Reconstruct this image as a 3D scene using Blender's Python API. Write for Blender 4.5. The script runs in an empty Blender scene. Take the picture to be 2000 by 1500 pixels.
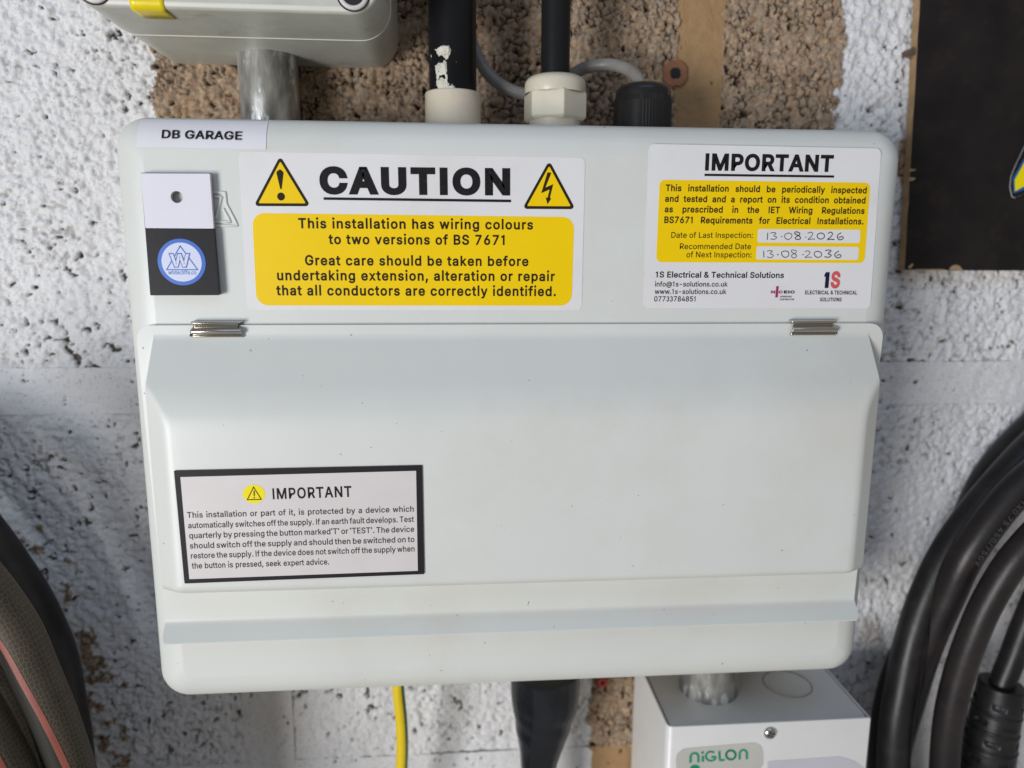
import bpy, math, random
import numpy as np
from mathutils import Vector, Matrix
from mathutils.geometry import tessellate_polygon

random.seed(7)
S = bpy.context.scene
COL = S.collection
R = math.radians

# ------------------------------------------------------------------ camera
CAM = Vector((-0.03531, -0.37393, 0.08691))
FPX = 1456.1                      # focal length in photo pixels (photo 2000 wide)
PITCH, YAW, ROLL = -0.178176, -0.079407, -0.004926
cam_data = bpy.data.cameras.new('camera')
cam = bpy.data.objects.new('camera', cam_data)
COL.objects.link(cam)
CR = (Matrix.Rotation(YAW, 3, 'Z') @ Matrix.Rotation(PITCH, 3, 'X') @ Matrix.Rotation(ROLL, 3, 'Y'))
cam.matrix_world = Matrix.Translation(CAM) @ (CR @ Matrix.Rotation(R(90), 3, 'X')).to_4x4()
cam_data.sensor_width = 36.0
cam_data.lens = FPX / 2000 * 36
cam_data.clip_start = 0.01
cam_data.clip_end = 50
cam_data.dof.use_dof = True
cam_data.dof.focus_distance = 0.365
cam_data.dof.aperture_fstop = 5.2
S.camera = cam

# ------------------------------------------------------------------ world and lamps
W = bpy.data.worlds.new('World')
S.world = W
W.use_nodes = True
bg = W.node_tree.nodes['Background']
bg.inputs[0].default_value = (1.0, 0.97, 0.93, 1)
bg.inputs[1].default_value = 0.245


def area(name, loc, target, sx, sy, power, col):
    d = bpy.data.lights.new(name, 'AREA')
    d.shape = 'RECTANGLE'
    d.size, d.size_y, d.energy, d.color = sx, sy, power, col
    o = bpy.data.objects.new(name, d)
    o.location = loc
    o.rotation_euler = (Vector(target) - Vector(loc)).to_track_quat('-Z', 'Y').to_euler()
    COL.objects.link(o)
    return o


# daylight through the open garage door on the left, a bluer strip of sky above it
area('door_daylight', (-1.24, -1.52, -0.36), (0, 0, 0), 0.62, 0.75, 30.0, (1.0, 0.975, 0.945))
area('door_sky', (-1.16, -1.40, 0.0), (0, 0, 0), 0.45, 0.45, 5.0, (0.56, 0.77, 1.0))
area('sky_above', (0.05, -1.00, 1.25), (0, 0, 0), 1.3, 0.8, 4.4, (0.38, 0.61, 1.0))

S.view_settings.view_transform = 'Standard'
S.view_settings.look = 'None'
S.view_settings.gamma = 1.0
S.view_settings.exposure = 0.0
S.render.engine = 'CYCLES'
S.cycles.use_denoising = True


# ------------------------------------------------------------------ helpers
def pt(px, py, Y):
    """world point that lies at depth Y on the sight line through a photo pixel"""
    d = CR @ Vector(((px - 1000) / FPX, 1.0, (750 - py) / FPX))
    t = (Y - CAM.y) / d.y
    return CAM + d * t


def px2m(px, Y):
    return px * (Y - CAM.y) / FPX


def link(name, me, mat=None, parent=None, smooth=False):
    o = bpy.data.objects.new(name, me)
    COL.objects.link(o)
    if mat is not None:
        me.materials.append(mat)
    if parent is not None:
        o.parent = parent
        o.matrix_parent_inverse = Matrix.Identity(4)
        o.location = -parent_offset(parent)
    if smooth and len(me.polygons):
        me.polygons.foreach_set('use_smooth', [True] * len(me.polygons))
    return o


def parent_offset(p):
    v = Vector(p.location)
    while p.parent is not None:
        p = p.parent
        v = v + Vector(p.location)
    return v


def mesh(name, verts, faces, mat=None, parent=None, smooth=False):
    me = bpy.data.meshes.new(name)
    me.from_pydata([tuple(v) for v in verts], [], faces)
    me.update()
    return link(name, me, mat, parent, smooth)


def thing(name, label, cat, loc=(0, 0, 0), group=None):
    o = bpy.data.objects.new(name, None)
    o.empty_display_size = 0.01
    o.location = loc
    COL.objects.link(o)
    return tag(o, label, cat, group)


def tag(o, label, cat, group=None):
    o['label'] = label
    o['category'] = cat
    if group:
        o['group'] = group
    return o


class MB:
    """collects pieces into one mesh"""
    def __init__(self):
        self.v, self.f, self.s = [], [], []

    def add(self, verts, faces, smooth=False):
        b = len(self.v)
        self.v += [tuple(p) for p in verts]
        self.f += [tuple(i + b for i in q) for q in faces]
        self.s += [smooth] * len(faces)

    def build(self, name, mat=None, parent=None):
        me = bpy.data.meshes.new(name)
        me.from_pydata(self.v, [], self.f)
        me.update()
        if self.s:
            me.polygons.foreach_set('use_smooth', self.s)
        return link(name, me, mat, parent)


def rounded(pts, r, seg=6):
    """round the corners of a 2-D polygon"""
    out = []
    n = len(pts)
    for i in range(n):
        p, a, b = Vector(pts[i]), Vector(pts[i - 1]), Vector(pts[(i + 1) % n])
        rr = r[i] if isinstance(r, (list, tuple)) else r
        if rr <= 0:
            out.append(p.copy())
            continue
        u, v = (a - p).normalized(), (b - p).normalized()
        ang = math.acos(max(-1, min(1, u.dot(v))))
        t = min(rr / math.tan(ang / 2), (a - p).length * .49, (b - p).length * .49)
        rr = t * math.tan(ang / 2)
        c = p + (u + v).normalized() * (rr / math.sin(ang / 2))
        a0 = (p + u * t) - c
        a1 = (p + v * t) - c
        t0, t1 = math.atan2(a0.y, a0.x), math.atan2(a1.y, a1.x)
        while t1 - t0 > math.pi: t1 -= 2 * math.pi
        while t1 - t0 < -math.pi: t1 += 2 * math.pi
        for k in range(seg + 1):
            w = t0 + (t1 - t0) * k / seg
            out.append(c + Vector((math.cos(w), math.sin(w))) * rr)
    return out


def fix_normals(o):
    import bmesh
    bm = bmesh.new()
    bm.from_mesh(o.data)
    bmesh.ops.recalc_face_normals(bm, faces=bm.faces)
    bm.to_mesh(o.data)
    bm.free()
    return o


def rings_mesh(mb, rings, smooth=True, cap0=False, cap1=False, closed=True):
    n = len(rings[0])
    vs = [p for r in rings for p in r]
    fs = []
    for k in range(len(rings) - 1):
        for i in range(n if closed else n - 1):
            j = (i + 1) % n
            fs.append((k * n + i, k * n + j, (k + 1) * n + j, (k + 1) * n + i))
    mb.add(vs, fs, smooth)
    if cap0: mb.add(rings[0], [tuple(range(n))[::-1]])
    if cap1: mb.add(rings[-1], [tuple(range(n))])


def prism(mb, poly, y0, y1, bevel=0.0):
    """flat plate: polygon in (x, z), front at y0, back at y1"""
    n = len(poly)
    f = [(p[0], y0, p[1]) for p in poly]
    b = [(p[0], y1, p[1]) for p in poly]
    mb.add(f, [tuple(range(n))])
    mb.add(f + b, [(i, (i + 1) % n, n + (i + 1) % n, n + i) for i in range(n)])


def sheet(name, corners, Y, rpx, mat, parent, thick=0.00015, seg=5):
    """thin printed sheet on the plane y = Y, given by photo corners"""
    q = [pt(x, y, Y) for x, y in corners]
    poly = rounded([(p.x, p.z) for p in q], px2m(rpx, Y), seg)
    mb = MB()
    prism(mb, poly, Y, Y + thick)
    return fix_normals(mb.build(name, mat, parent))


def rrect(x0, x1, z0, z1, r, seg=8):
    return rounded([(x0, z0), (x1, z0), (x1, z1), (x0, z1)], r, seg)


def catmull(pts, per=8, closed=False):
    P = [Vector(p) for p in pts]
    out = []
    n = len(P)
    for i in range(n if closed else n - 1):
        if closed:
            a, b, c, d = P[i - 1], P[i], P[(i + 1) % n], P[(i + 2) % n]
        else:
            b, c = P[i], P[i + 1]
            a = P[i - 1] if i else b * 2 - c
            d = P[i + 2] if i + 2 < n else c * 2 - b
        for k in range(per):
            t = k / per
            out.append(0.5 * ((2 * b) + (c - a) * t + (2 * a - 5 * b + 4 * c - d) * t * t + (3 * b - a - 3 * c + d) * t ** 3))
    if not closed:
        out.append(P[-1])
    return out


def frames(path):
    n = len(path)
    fr = []
    ref = Vector((0, -1, 0))
    for i in range(n):
        t = (path[min(i + 1, n - 1)] - path[max(i - 1, 0)]).normalized()
        nn = ref - t * ref.dot(t)
        if nn.length < 1e-3:
            nn = Vector((1, 0, 0))
        nn.normalize()
        fr.append((path[i], t, nn, t.cross(nn)))
    return fr


def tube(mb, path, rad, n=20, caps=True):
    """round tube; angle 0 faces the room (-y); rad is a number, list or function (k, angle)"""
    rings = []
    for k, (p, t, a, b) in enumerate(frames(path)):
        ring = []
        for i in range(n):
            w = 2 * math.pi * i / n
            rr = rad(k, w) if callable(rad) else rad[k] if isinstance(rad, (list, tuple)) else rad
            ring.append(p + (a * math.cos(w) + b * math.sin(w)) * rr)
        rings.append(ring)
    rings_mesh(mb, rings, True, caps, caps)


def tube_uv(o, path, rad, n):
    """uv in metres: u round the tube, v along it"""
    me = o.data
    uv = me.uv_layers.new(name='UVMap')
    ln = [0.0]
    for i in range(1, len(path)):
        ln.append(ln[-1] + (path[i] - path[i - 1]).length)
    for poly in me.polygons:
        if len(poly.vertices) != 4:
            continue
        ids = [v for v in poly.vertices]
        wrap = max(v % n for v in ids) - min(v % n for v in ids) > n // 2
        for li, v in zip(poly.loop_indices, ids):
            if v >= n * len(path):
                continue
            i, k = v % n, v // n
            if wrap and i < n // 2:
                i += n
            uv.data[li].uv = ((i / n) * 2 * math.pi * rad, ln[k])


def lathe(mb, prof, c, n=40, smooth=True, cap0=False, cap1=False, sides=None, rot=0.0):
    """turn (radius, z) pairs about the vertical through c"""
    rings = []
    for r, z in prof:
        rings.append([(c[0] + r * math.cos(rot + 2 * math.pi * i / n), c[1] + r * math.sin(rot + 2 * math.pi * i / n), z) for i in range(n)])
    rings_mesh(mb, rings, smooth, cap0, cap1)


# ------------------------------------------------------------------ materials
def lin(r, g, b):
    f = lambda c: ((c / 255 + 0.055) / 1.055) ** 2.4 if c > 10 else c / 255 / 12.92
    return (f(r), f(g), f(b), 1)


def nodes(name):
    m = bpy.data.materials.new(name)
    m.use_nodes = True
    nt = m.node_tree
    return m, nt, nt.nodes['Principled BSDF'], nt.nodes.new, nt.links.new


def mat(name, col, rough=0.5, metal=0.0, var=0.0, vscale=40.0, bump=0.0, bscale=800.0, speck=None, sscale=300.0,
        sthr=0.74, coat=0.0, spec=0.5, rvar=0.0, stretch=None, dirt=None, dscale=30.0, dthr=0.62, dsoft=0.06):
    m, nt, P, N, L = nodes(name)
    P.inputs['Roughness'].default_value = rough
    P.inputs['Metallic'].default_value = metal
    P.inputs['Coat Weight'].default_value = coat
    P.inputs['Specular IOR Level'].default_value = spec
    tc = N('ShaderNodeTexCoord')
    co = tc.outputs['Object']
    if stretch:
        mp = N('ShaderNodeMapping')
        mp.inputs['Scale'].default_value = stretch
        L(co, mp.inputs['Vector'])
        co = mp.outputs['Vector']

    def noise(scale, detail=4.0, rg=0.55):
        t = N('ShaderNodeTexNoise')
        t.inputs['Scale'].default_value = scale
        t.inputs['Detail'].default_value = detail
        t.inputs['Roughness'].default_value = rg
        L(co, t.inputs['Vector'])
        return t.outputs['Fac']

    def mixc(fac, a, b):
        x = N('ShaderNodeMix')
        x.data_type = 'RGBA'
        L(fac, x.inputs[0])
        for v, s in ((a, x.inputs[6]), (b, x.inputs[7])):
            if isinstance(v, tuple): s.default_value = v
            else: L(v, s)
        return x.outputs[2]

    def ramp(fac, a, b):
        x = N('ShaderNodeMapRange')
        x.inputs['From Min'].default_value = a
        x.inputs['From Max'].default_value = b
        L(fac, x.inputs['Value'])
        return x.outputs['Result']

    c = tuple(col)
    if var:
        lo = tuple(max(0, v * (1 - var)) for v in col[:3]) + (1,)
        hi = tuple(min(1, v * (1 + var)) for v in col[:3]) + (1,)
        c = mixc(ramp(noise(vscale), .3, .7), lo, hi)
    if dirt:
        c = mixc(ramp(noise(dscale, 6, .65), dthr, dthr + dsoft), c, dirt)
    if speck:
        c = mixc(ramp(noise(sscale, 2, .5), sthr, sthr + .03), c, speck)
    if isinstance(c, tuple): P.inputs['Base Color'].default_value = c
    else: L(c, P.inputs['Base Color'])
    if rvar:
        x = N('ShaderNodeMapRange')
        x.inputs['To Min'].default_value = max(.02, rough - rvar)
        x.inputs['To Max'].default_value = min(1, rough + rvar)
        L(noise(vscale * 1.7, 5), x.inputs['Value'])
        L(x.outputs['Result'], P.inputs['Roughness'])
    if bump:
        b = N('ShaderNodeBump')
        b.inputs['Strength'].default_value = bump
        b.inputs['Distance'].default_value = 0.001
        L(noise(bscale, 3), b.inputs['Height'])
        L(b.outputs['Normal'], P.inputs['Normal'])
    return m


DUST = (0.06, 0.05, 0.04, 1)
M = {}
M['coat'] = mat('grey_powder_coat', (0.635, 0.64, 0.605, 1), .40, var=.025, vscale=14, dirt=(0.60, 0.585, 0.535, 1), dscale=9, dthr=.50, dsoft=.25, bump=.035, bscale=900, speck=DUST, sscale=420, sthr=.772, rvar=.05)
M['emboss'] = mat('grey_powder_coat_emblem', (0.635, 0.64, 0.605, 1), .38)
M['sticker'] = mat('white_vinyl', (0.72, 0.70, 0.70, 1), .36, var=.025, vscale=22, rvar=.12, dirt=(.66, .63, .60, 1), dscale=16, dthr=.52, dsoft=.2, bump=.04, bscale=1500, speck=(.2, .18, .17, 1), sscale=330, sthr=.80)
M['paper'] = mat('white_label_tape', (0.72, 0.70, 0.735, 1), .5, var=.015, bump=.05, bscale=900)
M['plate'] = mat('silver_print_label', (0.62, 0.575, 0.56, 1), .45, var=.03, vscale=60, bump=.05, bscale=2500)
M['yellow'] = mat('yellow_print', (0.86, 0.57, 0.0, 1), .40, spec=.25, var=.03, vscale=25, bump=.04, bscale=1500)
M['yellow2'] = mat('bright_yellow_print', (0.86, 0.70, 0.0, 1), .45, spec=.25)
M['ink'] = mat('black_print', (0.013, 0.012, 0.013, 1), .5, var=.2, vscale=400, spec=.13)
M['brownink'] = mat('black_print_on_yellow', (0.022, 0.017, 0.010, 1), .45, spec=.13)
M['greyink'] = mat('grey_print', (0.045, 0.042, 0.042, 1), .5, spec=.13)
M['frame'] = mat('black_label_border', (0.022, 0.019, 0.022, 1), .42, bump=.05, bscale=1500, spec=.13)
M['pen'] = mat('grey_pen', (0.05, 0.05, 0.055, 1), .5)
M['navy'] = mat('navy_print', (0.012, 0.012, 0.05, 1), .45, spec=.13)
M['red'] = mat('red_print', (0.62, 0.09, 0.09, 1), .45)
M['magenta'] = mat('crimson_print', (0.33, 0.02, 0.10, 1), .45)
M['plum'] = mat('plum_print', (0.05, 0.012, 0.035, 1), .45, spec=.13)
M['blue'] = mat('blue_print', (0.03, 0.13, 0.52, 1), .3)
M['paleblue'] = mat('pale_blue_print', (0.60, 0.63, 0.78, 1), .3)
M['tagwhite'] = mat('white_acrylic', (0.74, 0.71, 0.775, 1), .22, var=.015, vscale=60)
M['tagblack'] = mat('black_acrylic', (0.030, 0.027, 0.030, 1), .30, bump=.03, speck=(.25, .24, .24, 1), sscale=700, sthr=.82, spec=.13)
M['chrome'] = mat('bright_nickel', (0.56, 0.53, 0.48, 1), .14, 1.0)
M['hole'] = mat('dark_opening', (0.012, 0.011, 0.010, 1), .8)
M['galv'] = mat('galvanised_steel', (0.38, 0.37, 0.345, 1), .42, .7, var=.55, vscale=130, bump=.3, bscale=260, rvar=.2, stretch=(1, 1, .35),
                dirt=(.70, .71, .70, 1), dscale=110, dthr=.56, dsoft=.05)
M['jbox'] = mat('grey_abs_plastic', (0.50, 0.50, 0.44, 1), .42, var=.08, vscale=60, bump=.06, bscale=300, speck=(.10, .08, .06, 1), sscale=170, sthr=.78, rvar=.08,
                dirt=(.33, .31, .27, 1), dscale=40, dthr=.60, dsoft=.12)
M['lid'] = mat('lit_grey_abs_plastic', (0.66, 0.64, 0.565, 1), .40, var=.04, vscale=40, bump=.05, bscale=300, rvar=.06)  # lit copy of the box plastic, paler for the lid's front
M['screwcap'] = mat('white_nylon', (0.60, 0.55, 0.54, 1), .4)
M['tape'] = mat('yellow_tape', (0.80, 0.62, 0.004, 1), .25, var=.08, vscale=60, bump=.1, bscale=120)
M['blackpipe'] = mat('black_pvc', (0.010, 0.010, 0.011, 1), .30, var=.2, bump=.05, bscale=200, rvar=.08, spec=.13)
M['blackcable'] = mat('black_cable_sheath', (0.012, 0.012, 0.013, 1), .38, var=.2, bump=.08, bscale=300, rvar=.08, spec=.13)
M['cream'] = mat('cream_pvc', (0.60, 0.52, 0.405, 1), .30, var=.06, vscale=80, bump=.03, bscale=200, speck=(.2, .12, .07, 1), sscale=600, sthr=.79, rvar=.08)
M['creamgland'] = mat('ivory_nylon', (0.62, 0.56, 0.44, 1), .30, var=.04, vscale=80, bump=.03, bscale=300)
M['blacknylon'] = mat('black_nylon', (0.014, 0.013, 0.013, 1), .26, bump=.04, bscale=500, spec=.35)
M['greycable'] = mat('grey_cable_sheath', (0.22, 0.20, 0.18, 1), .42, var=.12, vscale=150, bump=.1, bscale=200)
M['smear'] = mat('dried_paint', (0.62, 0.58, 0.49, 1), .6, var=.1, vscale=300, bump=.5, bscale=900)
M['earth_yellow'] = mat('earth_yellow', (0.75, 0.53, 0.01, 1), .4, var=.05)
M['earth_green'] = mat('earth_green', (0.02, 0.17, 0.06, 1), .4)
M['shroud'] = mat('black_soft_pvc', (0.013, 0.014, 0.017, 1), .17, var=.3, vscale=40, bump=.1, bscale=60, rvar=.08, spec=.32)
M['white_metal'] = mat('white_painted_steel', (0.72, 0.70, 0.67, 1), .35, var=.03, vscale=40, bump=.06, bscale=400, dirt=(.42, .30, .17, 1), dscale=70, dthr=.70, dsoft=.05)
M['white_shaded'] = mat('white_painted_steel_shaded', (0.62, 0.615, 0.60, 1), .35, var=.04, vscale=40, bump=.06, bscale=400, dirt=(.40, .33, .24, 1), dscale=60, dthr=.68, dsoft=.08)  # same white paint, darkened for the weaker light on the top
M['rust'] = mat('rusty_edge', (0.32, 0.25, 0.19, 1), .6, var=.25, vscale=80)
M['greylabel'] = mat('clear_grey_label', (0.50, 0.48, 0.43, 1), .3, var=.05, vscale=50)
M['lilac'] = mat('lilac_label', (0.52, 0.50, 0.54, 1), .45, var=.02)
M['green'] = mat('green_print', (0.0, 0.25, 0.13, 1), .4)
M['zinc'] = mat('zinc_screw', (0.55, 0.54, 0.50, 1), .22, 1.0, var=.2, vscale=300)
M['board'] = mat('black_faced_board', (0.017, 0.014, 0.013, 1), .55, var=.25, vscale=35, bump=.12, bscale=350, speck=(.45, .44, .43, 1), sscale=190, sthr=.815, rvar=.06,
                 dirt=(0.024, 0.0175, 0.0155, 1), dscale=70, dthr=.56, dsoft=.1, spec=.13)
M['boardedge'] = mat('hardboard_edge', (0.36, 0.235, 0.12, 1), .8, var=.2, vscale=120, bump=.4, bscale=500)
M['plug_brown'] = mat('brown_plastic', (0.28, 0.115, 0.05, 1), .5, var=.15, vscale=200, bump=.2, bscale=500)
M['plug_red'] = mat('red_plastic', (0.42, 0.035, 0.035, 1), .45, var=.2, vscale=200)
M['orange'] = mat('orange_stripe', (0.24, 0.062, 0.042, 1), .5, var=.12, vscale=90, bump=.1)
M['mud'] = mat('dried_mud', (0.13, 0.09, 0.06, 1), .95, var=.4, vscale=300, bump=.6, bscale=500)
M['bluesticker'] = mat('blue_border', (0.01, 0.10, 0.30, 1), .3)
M['whiteedge'] = mat('white_card_edge', (.6, .6, .55, 1), .5)


def rubber(name, col, dust, amt):
    return mat(name, col, .40, var=.25, vscale=30, bump=.12, bscale=250, speck=(.35, .32, .30, 1), sscale=330, sthr=.80, rvar=.08, spec=.36,
               dirt=dust, dscale=45, dthr=amt, dsoft=.25)


M['rubber'] = rubber('black_rubber', (0.011, 0.010, 0.0105, 1), (0.024, 0.020, 0.020, 1), .48)
M['rubber_dusty'] = rubber('dusty_black_rubber', (0.017, 0.014, 0.014, 1), (0.036, 0.026, 0.023, 1), .50)
M['print'] = mat('faded_cable_print', (0.10, 0.10, 0.10, 1), .6)


def hose_material():
    m, nt, P, N, L = nodes('braided_hose')
    P.inputs['Roughness'].default_value = .45
    P.inputs['Specular IOR Level'].default_value = .22
    uv = N('ShaderNodeUVMap')
    sep = N('ShaderNodeSeparateXYZ')
    L(uv.outputs['UV'], sep.inputs[0])
    mp = N('ShaderNodeMapping')
    mp.inputs['Scale'].default_value = (1.0, .72, 1)
    L(uv.outputs['UV'], mp.inputs[0])
    v = N('ShaderNodeTexVoronoi')
    v.feature = 'DISTANCE_TO_EDGE'
    v.voronoi_dimensions = '2D'
    v.inputs['Scale'].default_value = 540
    v.inputs['Randomness'].default_value = .62
    L(mp.outputs[0], v.inputs['Vector'])
    r = N('ShaderNodeMapRange')
    r.inputs['From Min'].default_value = .035
    r.inputs['From Max'].default_value = .10
    r.inputs['To Min'].default_value = 1
    r.inputs['To Max'].default_value = 0
    L(v.outputs['Distance'], r.inputs['Value'])
    n = N('ShaderNodeTexNoise')
    n.inputs['Scale'].default_value = 55
    n.inputs['Detail'].default_value = 5
    L(uv.outputs['UV'], n.inputs['Vector'])
    base = N('ShaderNodeMix'); base.data_type = 'RGBA'
    base.inputs[6].default_value = (0.040, 0.038, 0.024, 1)
    base.inputs[7].default_value = (0.085, 0.060, 0.042, 1)
    L(n.outputs['Fac'], base.inputs[0])
    net = N('ShaderNodeMix'); net.data_type = 'RGBA'
    net.inputs[7].default_value = (0.17, 0.15, 0.12, 1)
    mul = N('ShaderNodeMath'); mul.operation = 'MULTIPLY'
    mul.inputs[1].default_value = .42
    L(r.outputs[0], mul.inputs[0])
    L(mul.outputs[0], net.inputs[0])
    L(base.outputs[2], net.inputs[6])
    # plain dark wall between the two stripes
    an = N('ShaderNodeAttribute'); an.attribute_name = 'ang'
    lo = N('ShaderNodeAttribute'); lo.attribute_type = 'OBJECT'; lo.attribute_name = 'plain_from'
    hi = N('ShaderNodeAttribute'); hi.attribute_type = 'OBJECT'; hi.attribute_name = 'plain_to'
    g1 = N('ShaderNodeMath'); g1.operation = 'GREATER_THAN'
    g2 = N('ShaderNodeMath'); g2.operation = 'LESS_THAN'
    w = N('ShaderNodeMath'); w.operation = 'MULTIPLY'
    L(an.outputs['Fac'], g1.inputs[0]); L(lo.outputs['Fac'], g1.inputs[1])
    L(an.outputs['Fac'], g2.inputs[0]); L(hi.outputs['Fac'], g2.inputs[1])
    L(g1.outputs[0], w.inputs[0]); L(g2.outputs[0], w.inputs[1])
    fin = N('ShaderNodeMix'); fin.data_type = 'RGBA'
    fin.inputs[7].default_value = (0.026, 0.024, 0.019, 1)
    L(w.outputs[0], fin.inputs[0])
    L(net.outputs[2], fin.inputs[6])
    L(fin.outputs[2], P.inputs['Base Color'])
    b = N('ShaderNodeBump'); b.inputs['Strength'].default_value = .25; b.inputs['Distance'].default_value = .0006
    inv = N('ShaderNodeMath'); inv.operation = 'SUBTRACT'; inv.inputs[0].default_value = 1
    L(w.outputs[0], inv.inputs[1])
    hb = N('ShaderNodeMath'); hb.operation = 'MULTIPLY'
    L(r.outputs[0], hb.inputs[0]); L(inv.outputs[0], hb.inputs[1])
    L(hb.outputs[0], b.inputs['Height'])
    L(b.outputs[0], P.inputs['Normal'])
    return m


M['hose'] = hose_material()

# ------------------------------------------------------------------ block wall
YW = 0.100                        # mean wall surface


def hash2(ix, iy, seed):
    h = (ix.astype(np.int64) * 374761393 + iy.astype(np.int64) * 668265263 + seed * 974711) & 0x7fffffff
    h = ((h ^ (h >> 13)) * 1274126177) & 0x7fffffff
    h = (h ^ (h >> 16)) & 0xffffff
    return h / float(0xffffff)


def vnoise(x, y, s, seed):
    x, y = x / s, y / s
    ix, iy = np.floor(x), np.floor(y)
    fx, fy = x - ix, y - iy
    fx, fy = fx * fx * (3 - 2 * fx), fy * fy * (3 - 2 * fy)
    a, b = hash2(ix, iy, seed), hash2(ix + 1, iy, seed)
    c, d = hash2(ix, iy + 1, seed), hash2(ix + 1, iy + 1, seed)
    return (a * (1 - fx) + b * fx) * (1 - fy) + (c * (1 - fx) + d * fx) * fy


def fbm(x, y, s, seed, oct=4, g=.5):
    t, a, n = 0, 1.0, 0.0
    for k in range(oct):
        t = t + a * vnoise(x + 17.3 * k, y - 9.1 * k, s, seed + 31 * k)
        n += a
        a *= g
        s *= .5
    return t / n


def worley(x, y, s, seed):
    x, y = x / s, y / s
    ix, iy = np.floor(x), np.floor(y)
    f1 = np.full_like(x, 9.0)
    f2 = np.full_like(x, 9.0)
    idv = np.zeros_like(x)
    for dx in (-1, 0, 1):
        for dy in (-1, 0, 1):
            cx, cy = ix + dx, iy + dy
            px = cx + .1 + .8 * hash2(cx, cy, seed)
            py = cy + .1 + .8 * hash2(cx, cy, seed + 5)
            d = np.sqrt((x - px) ** 2 + (y - py) ** 2)
            near = d < f1
            f2 = np.where(near, f1, np.minimum(f2, d))
            idv = np.where(near, hash2(cx, cy, seed + 9), idv)
            f1 = np.where(near, d, f1)
    return f1, f2, idv


def sstep(a, b, x):
    t = np.clip((x - a) / (b - a), 0, 1)
    return t * t * (3 - 2 * t)


XA1, XA2 = pt(286, 90, YW), pt(303, 235, YW)      # left edge of the bare patch above the unit
XB1, XB2 = pt(1642, 20, YW), pt(1634, 250, YW)    # right edge
XC = pt(1152, 1400, YW)                           # left edge of the bare patch below the unit
BLOB = pt(1772, 318, YW)
TAN = pt(1735, 1190, YW)
FLECK = [pt(*p, YW) for p in ((60, 1095), (110, 1170), (150, 1260), (172, 1330), (185, 1400), (195, 1470))]


def paint_mask(x, z, crev):
    rag = (fbm(x, z, .012, 71, 4, .6) - .5) * .020 + (fbm(x, z, .0035, 72, 2) - .5) * .006
    la = XA1.x + (XA2.x - XA1.x) * (z - XA1.z) / (XA2.z - XA1.z)
    lb = XB1.x + (XB2.x - XB1.x) * (z - XB1.z) / (XB2.z - XB1.z)
    bare_top = np.minimum(x - la, lb - x) + rag - .3 * crev * .01
    bare_low = np.minimum(x - XC.x, .17 - x) + rag * .5
    bare = np.where(z > 0, bare_top, np.where(z < -.115, bare_low, -1))
    p = 1 - sstep(-.0006, .0006, bare)
    d = np.hypot((x - BLOB.x), (z - BLOB.z) * .45)
    p = np.minimum(p, sstep(.006, .0075, d + rag * .6))
    fl = np.full_like(x, 9.0)
    for q in FLECK:
        fl = np.minimum(fl, np.hypot(x - q.x, z - q.z))
    m = fbm(x, z, .0065, 93, 3, .6) + .09 * sstep(.022, .006, fl)
    p = np.minimum(p, np.where(fl < .026, 1 - sstep(.66, .69, m), 1))
    t = np.hypot((x - TAN.x), (z - TAN.z) * .6)
    thin = sstep(.034, .012, t) * sstep(.42, .60, fbm(x, z, .02, 97, 3))
    return np.minimum(p, 1 - .55 * thin)


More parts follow.
